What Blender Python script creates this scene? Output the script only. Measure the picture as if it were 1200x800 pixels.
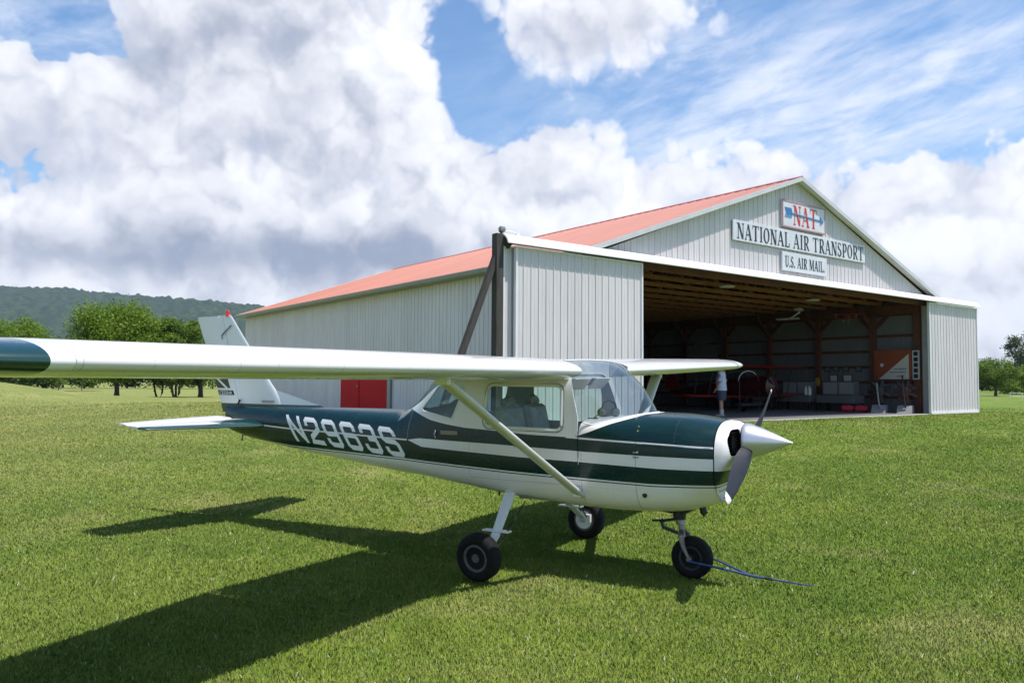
import bpy, bmesh, math, random
import numpy as np
from math import radians, sin, cos, pi, atan2, sqrt
from mathutils import Vector, Matrix
random.seed(7); RNG = np.random.default_rng(11)
for o in list(bpy.data.objects): bpy.data.objects.remove(o)
SC = bpy.context.scene; COL = SC.collection

# ------------------------------------------------------------------ camera
YAW, PITCH, FPX = -0.533536, 0.0508776, 931.52
CAM = Vector((3.7124, -6.8841, 1.6995))
cd = bpy.data.cameras.new('camera'); cam = bpy.data.objects.new('camera', cd); COL.objects.link(cam)
rt = Vector((0.86116533, 0.5082826, 0.00656304)); up = Vector((0.02020546, -0.0471286, 0.99868445)); fw = Vector((-0.50792324, 0.85989981, 0.0508556))
cam.matrix_world = Matrix(((rt.x, up.x, -fw.x, CAM.x), (rt.y, up.y, -fw.y, CAM.y), (rt.z, up.z, -fw.z, CAM.z), (0, 0, 0, 1)))
cd.sensor_width = 36; cd.lens = FPX/1200*36; cd.clip_end = 20000; cd.clip_start = .05
SC.camera = cam
# ------------------------------------------------------------------ view, sun
SC.view_settings.view_transform = 'Standard'; SC.view_settings.look = 'None'
SC.view_settings.gamma = 1; SC.view_settings.exposure = 0.58
SUNV = Vector((0.42, 0.08, 1.0)).normalized()
SUN_STRENGTH = 3.9; SKY_STRENGTH = 0.13
sl = bpy.data.lights.new('sun', 'SUN'); so = bpy.data.objects.new('sun', sl); COL.objects.link(so)
sl.energy = SUN_STRENGTH; sl.angle = radians(.55); sl.color = (1, .945, .875)
so.rotation_euler = SUNV.to_track_quat('Z', 'Y').to_euler(); so.location = (0, 0, 40)

# ------------------------------------------------------------------ node maths helper
class V:
    def __init__(s, nt, sock): s.nt = nt; s.s = sock
    def _m(s, op, *a, clamp=False):
        n = s.nt.nodes.new('ShaderNodeMath'); n.operation = op; n.use_clamp = clamp
        for i, x in enumerate((s,)+a):
            if isinstance(x, V): s.nt.links.new(x.s, n.inputs[i])
            else: n.inputs[i].default_value = float(x)
        return V(s.nt, n.outputs[0])
    def __add__(s, o): return s._m('ADD', o)
    __radd__ = __add__
    def __sub__(s, o): return s._m('SUBTRACT', o)
    def __rsub__(s, o): return (s*-1)+o
    def __mul__(s, o): return s._m('MULTIPLY', o)
    __rmul__ = __mul__
    def __truediv__(s, o): return s._m('DIVIDE', o)
    def __pow__(s, o): return s._m('POWER', o)
    def gt(s, o): return s._m('GREATER_THAN', o)
    def lt(s, o): return s._m('LESS_THAN', o)
    def mx(s, o): return s._m('MAXIMUM', o)
    def mn(s, o): return s._m('MINIMUM', o)
    def ab(s): return s._m('ABSOLUTE')
    def cl(s): return s._m('ADD', 0, clamp=True)
    def smooth(s, a, b, lo=0, hi=1):
        n = s.nt.nodes.new('ShaderNodeMapRange'); n.interpolation_type = 'SMOOTHSTEP'
        s.nt.links.new(s.s, n.inputs[0])
        for i, x in ((1, a), (2, b), (3, lo), (4, hi)):
            if isinstance(x, V): s.nt.links.new(x.s, n.inputs[i])
            else: n.inputs[i].default_value = x
        return V(s.nt, n.outputs[0])
def mixc(nt, f, a, b):
    n = nt.nodes.new('ShaderNodeMix'); n.data_type = 'RGBA'
    for i, x in ((0, f), (6, a), (7, b)):
        if isinstance(x, V): nt.links.new(x.s, n.inputs[i])
        elif isinstance(x, (int, float)): n.inputs[i].default_value = x
        else: n.inputs[i].default_value = (*x, 1)
    return V(nt, n.outputs[2])
def noise(nt, vec, scale, detail=2, rough=.5, dist=0.0, lac=2.0):
    n = nt.nodes.new('ShaderNodeTexNoise'); n.inputs['Scale'].default_value = scale; n.inputs['Detail'].default_value = detail
    n.inputs['Roughness'].default_value = rough; n.inputs['Distortion'].default_value = dist; n.inputs['Lacunarity'].default_value = lac
    if vec is not None: nt.links.new(vec.s, n.inputs['Vector'])
    return V(nt, n.outputs[0])
def coords(nt, kind='Object'):
    n = nt.nodes.new('ShaderNodeTexCoord'); return V(nt, n.outputs[kind])
def sep(nt, v):
    n = nt.nodes.new('ShaderNodeSeparateXYZ'); nt.links.new(v.s, n.inputs[0]); return [V(nt, n.outputs[i]) for i in range(3)]
def comb(nt, x, y, z):
    n = nt.nodes.new('ShaderNodeCombineXYZ')
    for i, a in enumerate((x, y, z)):
        if isinstance(a, V): nt.links.new(a.s, n.inputs[i])
        else: n.inputs[i].default_value = a
    return V(nt, n.outputs[0])
def vmul(nt, v, xyz):
    n = nt.nodes.new('ShaderNodeVectorMath'); n.operation = 'MULTIPLY'; nt.links.new(v.s, n.inputs[0]); n.inputs[1].default_value = xyz; return V(nt, n.outputs[0])
def vadd(nt, v, xyz):
    n = nt.nodes.new('ShaderNodeVectorMath'); n.operation = 'ADD'; nt.links.new(v.s, n.inputs[0])
    if isinstance(xyz, V): nt.links.new(xyz.s, n.inputs[1])
    else: n.inputs[1].default_value = xyz
    return V(nt, n.outputs[0])
def fcurve(nt, x, pts, x0, x1, y0, y1):
    n = nt.nodes.new('ShaderNodeFloatCurve'); c = n.mapping.curves[0]
    P = sorted(pts); P = [((a-x0)/(x1-x0), (b-y0)/(y1-y0)) for a, b in P]
    if P[0][0] > 0: P = [(0, P[0][1])]+P
    if P[-1][0] < 1: P = P+[(1, P[-1][1])]
    while len(c.points) < len(P): c.points.new(.5, .5)
    for q, (a, b) in zip(c.points, P): q.location = (a, b); q.handle_type = 'VECTOR'
    n.mapping.update()
    nt.links.new(((x-x0)*(1/(x1-x0))).s, n.inputs['Value'])
    return V(nt, n.outputs[0])*(y1-y0)+y0

# ------------------------------------------------------------------ world: daylight sky and clouds by direction
W = bpy.data.worlds.new('World'); SC.world = W; W.use_nodes = True; nt = W.node_tree; nt.nodes.clear()
out = nt.nodes.new('ShaderNodeOutputWorld'); bg = nt.nodes.new('ShaderNodeBackground'); bg.inputs[1].default_value = SKY_STRENGTH
nt.links.new(bg.outputs[0], out.inputs[0])
sk = nt.nodes.new('ShaderNodeTexSky'); sk.sky_type = 'NISHITA'; sk.sun_disc = False
sk.sun_elevation = math.asin(SUNV.z); sk.sun_rotation = atan2(SUNV.x, SUNV.y)
sk.air_density = 1.0; sk.dust_density = .6; sk.ozone_density = 1.6
D = coords(nt, 'Generated'); dx, dy, dz = sep(nt, D)
cy, sy = cos(YAW), sin(YAW)
fwd = dx*sy+dy*cy; rgt = dx*cy-dy*sy
S = rgt._m('ARCTAN2', fwd); T = dz._m('ARCSINE')
def px2(px, py): return math.atan((px-600)/FPX), math.atan((447-py)/sqrt(FPX**2+(px-600)**2))
def blob(px, py, a, b, amp, s=None, t=None, rot=0.0, pw=2):
    s0, t0 = px2(px, py); u = (s or S)-s0; v = (t or T)-t0
    if rot:
        u, v = u*cos(rot)+v*sin(rot), v*cos(rot)-u*sin(rot)
    r = (u*(FPX/a))**2 if False else (u*(FPX/a))*(u*(FPX/a))
    q = (v*(FPX/b))*(v*(FPX/b))
    e = ((r+q)*-1)._m('EXPONENT')
    return e*amp
# big cumulus and lower bank: list of (px, py, halfwidth, halfheight, amplitude, tilt)
BL = [(60, 205, 290, 120, 1.1, 0), (330, 120, 175, 150, 1.1, 0), (440, 95, 95, 75, .55, 0), (250, 20, 130, 60, .5, 0), (-250, 150, 300, 200, .9, 0),
      (120, 290, 420, 60, .7, 0), (480, 260, 190, 95, .9, 0), (640, 215, 85, 75, .75, 0), (760, 240, 120, 80, .75, 0), (915, 200, 55, 55, .55, 0),
      (1010, 290, 90, 85, .6, 0), (1130, 270, 120, 95, .85, 0), (1260, 330, 140, 150, .8, 0), (705, 5, 190, 105, 1.0, -.1), (600, 370, 900, 45, .75, 0), (850, 300, 120, 80, .6, 0),
      (505, 190, 45, 40, .35, 0)]
HOLES = [(30, 18, 110, 34, .8, -.1), (545, 70, 40, 75, .95, .2), (590, 120, 70, 32, .7, 0), (820, 110, 170, 32, .6, -.1), (980, 150, 60, 40, .4, 0)]
def vor(Dv, sc, det=0, rough=.5):
    vo = nt.nodes.new('ShaderNodeTexVoronoi'); vo.feature = 'F1'; vo.inputs['Scale'].default_value = sc; vo.inputs['Detail'].default_value = det; vo.inputs['Roughness'].default_value = rough
    vo.inputs['Lacunarity'].default_value = 2.1
    nt.links.new(Dv.s, vo.inputs['Vector']); q = V(nt, vo.outputs['Distance']); return q*q*-1.3+.45
d0 = None
for x, y, a, b, A, r in BL:
    e = blob(x, y, a, b, A, None, None, r); d0 = e if d0 is None else d0+e
for x, y, a, b, A, r in HOLES: d0 = d0-blob(x, y, a, b, A, None, None, r)
nz = nt.nodes.new('ShaderNodeTexNoise'); nz.inputs['Scale'].default_value = 9; nz.inputs['Detail'].default_value = 4; nz.inputs['Roughness'].default_value = .6; nt.links.new(D.s, nz.inputs['Vector'])
wv = nt.nodes.new('ShaderNodeVectorMath'); wv.operation = 'SCALE'; nt.links.new(vadd(nt, V(nt, nz.outputs['Color']), (-.5, -.5, -.5)).s, wv.inputs[0]); wv.inputs[3].default_value = .13
Dw = vadd(nt, D, V(nt, wv.outputs[0])); Du = vadd(nt, Dw, (.012, .006, .030))
n1 = noise(nt, D, 5.2, 5, .55); n1u = noise(nt, vadd(nt, D, (.015, .008, .045)), 5.2, 3, .55)
b1, b2 = vor(Dw, 9.5), vor(Dw, 22, 1); b1u, b2u = vor(Du, 9.5), vor(Du, 22)
front = fwd.smooth(-.2, .3)                       # away from the view: ordinary broken cloud
gen = (noise(nt, D, 2.6, 4, .55)-.42)*3.0
base = (d0+T.smooth(.13, .03)*.7).mn(1.15)*front+gen*(1-front)
e0 = (n1-.5)*1.7+b1*.45+b2*.45
den = base+e0*.62
softm = blob(705, 40, 230, 100, 1.0)
alpha = den.smooth(softm*-.22+.40, softm*.16+.58)
lit = (b1-b1u)*.34+(b2-b2u)*.16+(n1-n1u)*1.25+(noise(nt, D, 2.4, 2, .5)-.5)*.7
lit = lit+.78+b1*.14
sh = blob(110, 298, 420, 28, .42)+blob(420, 288, 190, 28, .32)+blob(230, 30, 110, 50, .30)+blob(330, 150, 230, 60, .10)+blob(20, 250, 180, 50, .16)+blob(1080, 330, 90, 50, .20)+blob(560, 240, 110, 40, .10)+blob(700, 45, 140, 40, .14)+blob(980, 330, 80, 40, .12)
lit = (lit-sh*(1+(n1-.5)*2.0)).cl()
thick = den.smooth(.45, 1.0)
cc = mixc(nt, lit.smooth(-.05, 1.0), (.235, .27, .36), (.75, .755, .79))
cc = mixc(nt, (1-thick)*.35, cc, (.52, .57, .70))
# thin cirrus on the upper right
Dc = vmul(nt, D, (2.0, 2.0, 9.0))
ci = noise(nt, vadd(nt, Dc, comb(nt, T*-3.0, S*2.0, S*-1.2)), 3.0, 6, .62, .3)
cim = blob(1040, 90, 330, 95, 1.0)+blob(760, 60, 130, 50, .3)+blob(40, 20, 120, 40, .75)+blob(900, 165, 240, 30, .5)
cia = (ci.smooth(.28, .80)*cim*1.25).cl()*.85
skyc = V(nt, sk.outputs[0])
hs = nt.nodes.new('ShaderNodeHueSaturation'); hs.inputs['Saturation'].default_value = 1.18; hs.inputs['Value'].default_value = .98
nt.links.new(skyc.s, hs.inputs['Color']); skyc = V(nt, hs.outputs[0])
def scale_c(c, k):
    n = nt.nodes.new('ShaderNodeVectorMath'); n.operation = 'SCALE'; nt.links.new(c.s, n.inputs[0]); n.inputs[3].default_value = k; return V(nt, n.outputs[0])
K = 1/SKY_STRENGTH
cirr = mixc(nt, cia, skyc, (.62*K, .66*K, .75*K))
# horizon haze in the sky itself
hz = T.smooth(0.0, .13, 1, 0)*.55
cirr = mixc(nt, hz, cirr, (.42*K, .50*K, .64*K))
fin = mixc(nt, alpha, cirr, scale_c(cc, K))
nt.links.new(fin.s, bg.inputs[0])

# ------------------------------------------------------------------ materials
MATS = {}
def newmat(name):
    m = bpy.data.materials.new(name); m.use_nodes = True; t = m.node_tree; b = t.nodes['Principled BSDF']; MATS[name] = m; return m, t, b
def mat(name, col, rough=.5, metal=0, var=.12, vscale=3.0, coat=0, bump=0, bscale=40, spec=.5, emis=None, stretch=None):
    if name in MATS: return MATS[name]
    m, t, b = newmat(name)
    c = coords(t)
    if stretch: c = vmul(t, c, stretch)
    n = noise(t, c, vscale, 5, .6); n2 = noise(t, c, vscale*9, 3, .6)
    f = (n*.65+n2*.35)
    lo = tuple(x*(1-var) for x in col); hi = tuple(min(1, x*(1+var)) for x in col)
    cc = mixc(t, f.smooth(.3, .7), lo, hi); t.links.new(cc.s, b.inputs['Base Color'])
    t.links.new((f*.2+(rough-.1)).s, b.inputs['Roughness'])
    b.inputs['Metallic'].default_value = metal; b.inputs['Specular IOR Level'].default_value = spec
    if coat: b.inputs['Coat Weight'].default_value = coat; b.inputs['Coat Roughness'].default_value = .06
    if bump:
        bn = t.nodes.new('ShaderNodeBump'); bn.inputs['Strength'].default_value = bump; bn.inputs['Distance'].default_value = .01
        t.links.new(noise(t, c, bscale, 4, .6).s, bn.inputs['Height']); t.links.new(bn.outputs[0], b.inputs['Normal'])
    if emis: b.inputs['Emission Color'].default_value = (*emis, 1); b.inputs['Emission Strength'].default_value = 1
    return m
GREEN = (.0035, .034, .034)
M_white = mat('white_paint', (.74, .74, .73), .30, var=.05, coat=.5, bump=.03, bscale=8)
M_green = mat('green_paint', GREEN, .22, var=.25, coat=.9)
M_alu = mat('bare_aluminium', (.72, .72, .73), .28, metal=1, var=.06, vscale=6)
M_dark = mat('dark_metal', (.035, .035, .037), .5, metal=.4, var=.3)
M_steel = mat('grey_steel', (.28, .27, .27), .45, metal=.7, var=.3, vscale=20)
M_tyre = mat('tyre_rubber', (.009, .009, .010), .8, var=.35, vscale=30, bump=.2, spec=.2)
M_rim = mat('rim_paint', (.11, .10, .095), .6, var=.4, vscale=30, metal=.3)
M_black = mat('black_plastic', (.012, .012, .013), .5, var=.3)
M_seat = mat('seat_vinyl', (.30, .31, .30), .7, var=.2, vscale=12)
M_inner = mat('cabin_lining', (.36, .37, .36), .8, var=.1)
M_prop = mat('propeller_grey', (.020, .022, .030), .5, var=.2, vscale=14, spec=.25)
M_red = mat('beacon_red', (.62, .02, .015), .25, var=.1)
M_blue = mat('blue_rope', (.02, .045, .16), .6, var=.4, vscale=60)
M_panel = mat('galvanised_sheet', (.61, .575, .59), .42, var=.10, vscale=1.6, metal=.0, stretch=(1, 1, .10))
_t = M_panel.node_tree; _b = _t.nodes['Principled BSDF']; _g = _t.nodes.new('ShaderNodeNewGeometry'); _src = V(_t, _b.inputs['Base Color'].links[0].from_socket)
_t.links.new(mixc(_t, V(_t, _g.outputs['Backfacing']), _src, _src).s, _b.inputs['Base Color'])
M_shade_liner = mat('shade_liner_dark', (.155, .16, .17), .6, var=.1, vscale=1)  # interior shade put into the colour of the liner sheets
M_panel_in = mat('sheet_back', (.30, .31, .32), .6, var=.1, vscale=1)
M_trim = mat('white_trim', (.74, .73, .75), .4, var=.05)
M_gtrim = mat('grey_trim', (.25, .27, .27), .4, var=.1)
M_roof = mat('red_roof', (.42, .145, .095), .45, var=.13, vscale=.9, stretch=(.15, 1, .15))
M_cap = mat('red_cap', (.33, .05, .045), .4, var=.1)
M_wood = mat('raw_wood', (.27, .105, .050), .8, var=.35, vscale=2, stretch=(1, 1, 9))
M_post = mat('red_brown_post', (.13, .046, .026), .8, var=.3, vscale=3)
M_girt = mat('girt_wood', (.10, .035, .022), .85, var=.3, vscale=3)
M_grey = mat('weathered_timber', (.050, .044, .040), .85, var=.4, vscale=3, stretch=(6, 6, .6), bump=.4, bscale=12)
M_door = mat('red_door', (.50, .004, .012), .6, var=.1, spec=.15)
M_conc = mat('concrete', (.13, .125, .125), .85, var=.18, vscale=.8, bump=.2)
M_sign = mat('sign_white', (.62, .64, .70), .5, var=.10, vscale=2)
M_ink = mat('sign_black', (.03, .03, .04), .5, var=.1)
M_sred = mat('sign_red', (.55, .03, .03), .5, var=.05)
M_sblue = mat('sign_blue', (.05, .20, .45), .5, var=.1)
M_rdark = mat('red_fabric', (.20, .008, .010), .5, var=.2)
M_orange = mat('orange_fabric', (.55, .10, .02), .5, var=.2)
M_redwing = mat('red_wing_fabric', (.36, .014, .012), .45, var=.15)
M_hulld = mat('maroon_hull', (.055, .006, .008), .4, var=.2)
M_wgrey = mat('grey_cabinet', (.15, .15, .16), .6, var=.1)
M_cream = mat('cream_panel', (.60, .55, .52), .6, var=.08)
M_orboard = mat('orange_brown_board', (.28, .065, .022), .65, var=.2, vscale=2)
M_teal = mat('teal_box', (.04, .12, .15), .6, var=.2)
M_yel = mat('yellow_sign', (.55, .30, .03), .6, var=.1)
M_lightw = mat('pale_grey_paint', (.55, .56, .58), .5, var=.08)
def glass(name, tint, rough=.0, k=1.0):
    m, t, b = newmat(name); t.nodes.remove(b)
    tr = t.nodes.new('ShaderNodeBsdfTransparent'); tr.inputs[0].default_value = (*tint, 1)
    gl = t.nodes.new('ShaderNodeBsdfGlossy'); gl.inputs['Roughness'].default_value = .03
    fr = t.nodes.new('ShaderNodeLayerWeight'); fr.inputs['Blend'].default_value = .5; fc_ = V(t, fr.outputs['Facing'])
    f = ((fc_**4.0)*.85+.030*k+noise(t, coords(t), 9, 5, .65).smooth(.5, .8)*.06).cl()
    mx = t.nodes.new('ShaderNodeMixShader'); t.links.new(f.s, mx.inputs[0]); t.links.new(tr.outputs[0], mx.inputs[1]); t.links.new(gl.outputs[0], mx.inputs[2])
    t.links.new(mx.outputs[0], t.nodes['Material Output'].inputs[0]); return m
M_glass = glass('window_glass', (.74, .88, .84), k=1.0)
M_wsglass = glass('windshield_acrylic', (.70, .77, .82), k=2.6)

# ------------------------------------------------------------------ mesh builder
def link(name, me, m=None, parent=None, smooth=False):
    o = bpy.data.objects.new(name, me); COL.objects.link(o)
    if parent is not None: o.parent = parent
    if m is not None:
        for x in (m if isinstance(m, (list, tuple)) else [m]): me.materials.append(x)
    if smooth:
        me.shade_smooth() if hasattr(me, 'shade_smooth') else None
        for p in me.polygons: p.use_smooth = True
    return o
class MB:
    def __init__(s): s.v = []; s.f = []; s.mi = []
    def add(s, vs, fs, mi=0):
        n = len(s.v); s.v += [tuple(v) for v in vs]; s.f += [tuple(i+n for i in f) for f in fs]; s.mi += [mi]*len(fs); return s
    def box(s, c, d, rz=0, M=None, mi=0, bev=0):
        x, y, z = d[0]/2, d[1]/2, d[2]/2
        vs = [Vector(p) for p in ((-x,-y,-z),(x,-y,-z),(x,y,-z),(-x,y,-z),(-x,-y,z),(x,-y,z),(x,y,z),(-x,y,z))]
        R = M if M is not None else Matrix.Rotation(rz, 3, 'Z')
        vs = [R@v+Vector(c) for v in vs]
        return s.add(vs, [(0,3,2,1),(4,5,6,7),(0,1,5,4),(1,2,6,5),(2,3,7,6),(3,0,4,7)], mi)
    def beam(s, a, b, w, h, upv=(0, 0, 1), mi=0):
        a = Vector(a); b = Vector(b); d = (b-a); L = d.length; d.normalize(); u = Vector(upv)
        if abs(d.dot(u)) > .98: u = Vector((1, 0, 0))
        sd = d.cross(u).normalized(); u = sd.cross(d)
        M = Matrix((d, sd, u)).transposed()
        return s.box((a+b)/2, (L, w, h), M=M, mi=mi)
    def tube(s, pts, r, n=10, mi=0, caps=True, flat=1.0, upv=(0, 0, 1)):
        pts = [Vector(p) for p in pts]; rs = r if isinstance(r, (list, tuple)) else [r]*len(pts)
        rings = []; u = Vector(upv)
        for i, p in enumerate(pts):
            d = (pts[min(i+1, len(pts)-1)]-pts[max(i-1, 0)]).normalized()
            if abs(d.dot(u)) > .97: a = d.cross(Vector((1, 0, .01))).normalized()
            else: a = d.cross(u).normalized()
            b = a.cross(d)
            rings.append([p+a*cos(2*pi*k/n)*rs[i]+b*sin(2*pi*k/n)*rs[i]*flat for k in range(n)])
        return s.loft(rings, caps=caps, mi=mi)
    def loft(s, rings, caps=True, closed=True, mi=0):
        n = len(rings[0]); vs = [v for r in rings for v in r]; fs = []
        for i in range(len(rings)-1):
            for k in range(n if closed else n-1):
                a = i*n+k; b = i*n+(k+1) % n; fs.append((a, b, b+n, a+n))
        if caps:
            fs.append(tuple(range(n-1, -1, -1))); fs.append(tuple((len(rings)-1)*n+k for k in range(n)))
        return s.add(vs, fs, mi)
    def lathe(s, prof, axis='X', n=32, c=(0, 0, 0), mi=0, M=None):
        """prof: list of (axial, radius)"""
        rings = []; c = Vector(c)
        for a, r in prof:
            ring = []
            for k in range(n):
                t = 2*pi*k/n; p = (a, r*cos(t), r*sin(t))
                if axis == 'Y': p = (r*cos(t), a, r*sin(t))
                if axis == 'Z': p = (r*cos(t), r*sin(t), a)
                p = Vector(p)
                if M is not None: p = M@p
                ring.append(p+c)
            rings.append(ring)
        return s.loft(rings, caps=True, mi=mi)
    def prism(s, poly, a0, a1, axis='Y', mi=0):
        """poly in (x,z) extruded along Y, or (x,y) along Z, (y,z) along X"""
        def P(p, a): return (p[0], a, p[1]) if axis == 'Y' else ((p[0], p[1], a) if axis == 'Z' else (a, p[0], p[1]))
        n = len(poly); vs = [P(p, a0) for p in poly]+[P(p, a1) for p in poly]
        return s.add(vs, [tuple(range(n)), tuple(range(2*n-1, n-1, -1))]+[(i, i+n, (i+1) % n+n, (i+1) % n) for i in range(n)], mi)
    def build(s, name, m, parent=None, smooth=False, bevel=0, autos=None):
        me = bpy.data.meshes.new(name); me.from_pydata(s.v, [], s.f)
        bm = bmesh.new(); bm.from_mesh(me); bmesh.ops.recalc_face_normals(bm, faces=bm.faces)
        if bevel: bmesh.ops.bevel(bm, geom=[e for e in bm.edges if e.is_manifold and e.calc_face_angle(0) > .6], offset=bevel, segments=1, affect='EDGES', profile=.5)
        bm.to_mesh(me); bm.free()
        o = link(name, me, m, parent)
        if not bevel and any(s.mi):
            for p, i in zip(me.polygons, s.mi): p.material_index = i
        if smooth:
            for p in me.polygons: p.use_smooth = True
            try: me.set_sharp_from_angle(angle=radians(autos or 40))
            except Exception: pass
        return o
def evalmesh(o):
    dg = bpy.context.evaluated_depsgraph_get(); dg.update()
    return bpy.data.meshes.new_from_object(o.evaluated_get(dg))
def apply_mods(o):
    me = evalmesh(o); o.modifiers.clear(); o.data = me; return o
def tag(o, label, cat, group=None, kind=None):
    o['label'] = label; o['category'] = cat
    if group: o['group'] = group
    if kind: o['kind'] = kind
    return o
def thing(name, label, cat, loc=(0, 0, 0), rz=0, group=None):
    o = bpy.data.objects.new(name, None); COL.objects.link(o); o.location = loc; o.rotation_euler = (0, 0, rz); o.empty_display_size = .3
    return tag(o, label, cat, group)
def dup(root, loc, rz=None, label=None):
    r = root.copy(); COL.objects.link(r); r.location = loc
    if rz is not None: r.rotation_euler = (0, 0, rz)
    if label: r['label'] = label
    for ch in list(root.children):
        c = ch.copy(); COL.objects.link(c); c.parent = r
        for g in list(ch.children):
            d = g.copy(); COL.objects.link(d); d.parent = c
    return r

# ------------------------------------------------------------------ hangar frame and terrain
HO = Vector((-4.885, 11.389, .609)); HT = 1.179
HU = Vector((cos(HT), sin(HT), 0)); HV = Vector((-sin(HT), cos(HT), 0))
HW, HL, ZE, ZR = 17.55, 25.9, 4.397, 7.651
def hw(u, v, z=0): return HO+HU*u+HV*v+Vector((0, 0, z))
def sst(a, b, x): t = np.clip((x-a)/(b-a), 0, 1); return t*t*(3-2*t)
def zg(x, y):
    x = np.asarray(x, float); y = np.asarray(y, float)
    u = (x-HO.x)*HU.x+(y-HO.y)*HU.y; v = (x-HO.x)*HV.x+(y-HO.y)*HV.y
    lat = (x-CAM.x)*cos(YAW)-(y-CAM.y)*sin(YAW); dep = (x-CAM.x)*sin(YAW)+(y-CAM.y)*cos(YAW)
    base = .40*sst(9, 34, dep)-.22*sst(48, 75, dep)
    # pad round the hangar
    du = np.maximum(np.maximum(-3.4-u, u-21.5), 0); dv = np.maximum(np.maximum(-1.0-v, v-26), 0)
    m = 1-sst(0, 4.6, np.hypot(du, dv))
    z = base*(1-m)+.585*m
    z = z+1.42*np.exp(-((lat+34)/6.0)**2-((dep-45)/11)**2)*(1-m)
    z = z+.024*sst(.1, 1.6, y)*(1-m)
    z = z+.02*np.sin(x*.9+1)*np.sin(y*.7)*sst(10, 20, dep)+.25*np.sin(x*.02+y*.013)*sst(60, 200, dep)
    return z
# ground sheet
def axis_vals(c, near, step, far):
    a = [0.0]
    st = step
    while a[-1] < far:
        if a[-1] > near: st *= 1.12
        a.append(a[-1]+st)
    a = np.array(a); return np.concatenate([-a[:0:-1], a])+c
gx = axis_vals(-6, 42, .6, 6500); gy = axis_vals(14, 48, .6, 6500)
X, Y = np.meshgrid(gx, gy, indexing='ij'); Z = zg(X, Y)
nx, ny = X.shape
def gridmesh(name, X, Y, Z):
    nx, ny = X.shape; me = bpy.data.meshes.new(name)
    idx = np.arange(nx*ny).reshape(nx, ny)
    q = np.stack([idx[:-1, :-1], idx[1:, :-1], idx[1:, 1:], idx[:-1, 1:]], -1).reshape(-1, 4)
    me.vertices.add(nx*ny); me.vertices.foreach_set('co', np.stack([X, Y, Z], -1).astype('f').ravel())
    me.loops.add(q.size); me.loops.foreach_set('vertex_index', q.ravel().astype('i'))
    me.polygons.add(len(q)); me.polygons.foreach_set('loop_start', np.arange(0, q.size, 4, dtype='i')); me.polygons.foreach_set('loop_total', np.full(len(q), 4, 'i'))
    me.polygons.foreach_set('use_smooth', np.ones(len(q), bool)); me.update(calc_edges=True); return me
# lawn colour shared by soil sheet and blades
G_LO, G_HI, G_DRY = (.135, .235, .030), (.270, .350, .055), (.470, .430, .180)
def lawn_colour(t, c):
    a = noise(t, c, .22, 4, .6).smooth(.40, .60); b = noise(t, c, 1.1, 5, .7).smooth(.36, .64); d = noise(t, c, .42, 4, .7, .4)
    col = mixc(t, (a*.5+b*.5), G_LO, G_HI)
    x, y, z = sep(t, c)
    st = ((x*.80+y*.6)*1.45)._m('SINE').smooth(-.5, .5)         # faint mowing passes
    col = mixc(t, st*.13, col, (.15, .20, .04))
    lx = (x*cos(YAW)-y*sin(YAW)*1.0)
    dry = (d.smooth(.50, .74)*.55+ (lx*-1).smooth(0, 16)*.42+noise(t, c, 2.7, 3, .6).smooth(.60, .78)*.40).cl()
    gp = noise(t, c, .55, 3, .55, .3).smooth(.56, .72)*.55
    col = mixc(t, gp, col, (.085, .180, .020))
    return mixc(t, dry, col, G_DRY)
m, t, b = newmat('lawn_soil'); c = coords(t)
lc = lawn_colour(t, c); fine = noise(t, c, 26, 5, .75); f2 = noise(t, vmul(t, c, (1, 1, 1)), 7, 4, .7)
lc2 = mixc(t, fine.smooth(.35, .68), mixc(t, .55, lc, (.03, .055, .01)), mixc(t, .15, lc, (.03, .055, .01)))  # darkening stands in for the self-shadow of blades, painted into the soil
geo = t.nodes.new('ShaderNodeNewGeometry')
t.links.new(lc2.s, b.inputs['Base Color']); b.inputs['Roughness'].default_value = .95; b.inputs['Specular IOR Level'].default_value = .15
bn = t.nodes.new('ShaderNodeBump'); bn.inputs['Strength'].default_value = .9; bn.inputs['Distance'].default_value = .04
t.links.new((fine+f2*.7).s, bn.inputs['Height']); t.links.new(bn.outputs[0], b.inputs['Normal'])
ground = link('ground', gridmesh('ground', X, Y, Z-.006), MATS['lawn_soil']); tag(ground, 'wide mown grass airfield sloping gently up to the hangar', 'ground', kind='structure')

# grass blades: one uncountable mass, denser towards the viewer's side of the field
def blades(N, seed):
    r = np.random.default_rng(seed)
    dep = 2.6*(46/2.6)**(r.random(N)**.85); lat = (r.random(N)*2-1)*(dep*.80+1.6)
    x = CAM.x+lat*cos(YAW)+dep*sin(YAW); y = CAM.y-lat*sin(YAW)+dep*cos(YAW)
    u = (x-HO.x)*HU.x+(y-HO.y)*HU.y; v = (x-HO.x)*HV.x+(y-HO.y)*HV.y
    keep = ~((u > -.15) & (u < HW+.2) & (v > -.42))
    keep &= r.random(N) < np.clip((47-dep)/26, 0, 1)
    return x[keep], y[keep], dep[keep]
bx_, by_, bd = blades(1150000, 5)
n = len(bx_); bz = zg(bx_, by_)
h = (.009+.017*RNG.random(n)**1.5)*(1+.014*bd); wdt = .0013+.00072*bd*.5; wdt = wdt*(.6+.7*RNG.random(n))
az = RNG.random(n)*2*pi; ln = 1.1*RNG.random(n)+.25; la = RNG.random(n)*2*pi
cx, sx_ = np.cos(az)*wdt, np.sin(az)*wdt
tx, ty = np.cos(la)*ln*h, np.sin(la)*ln*h
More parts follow.
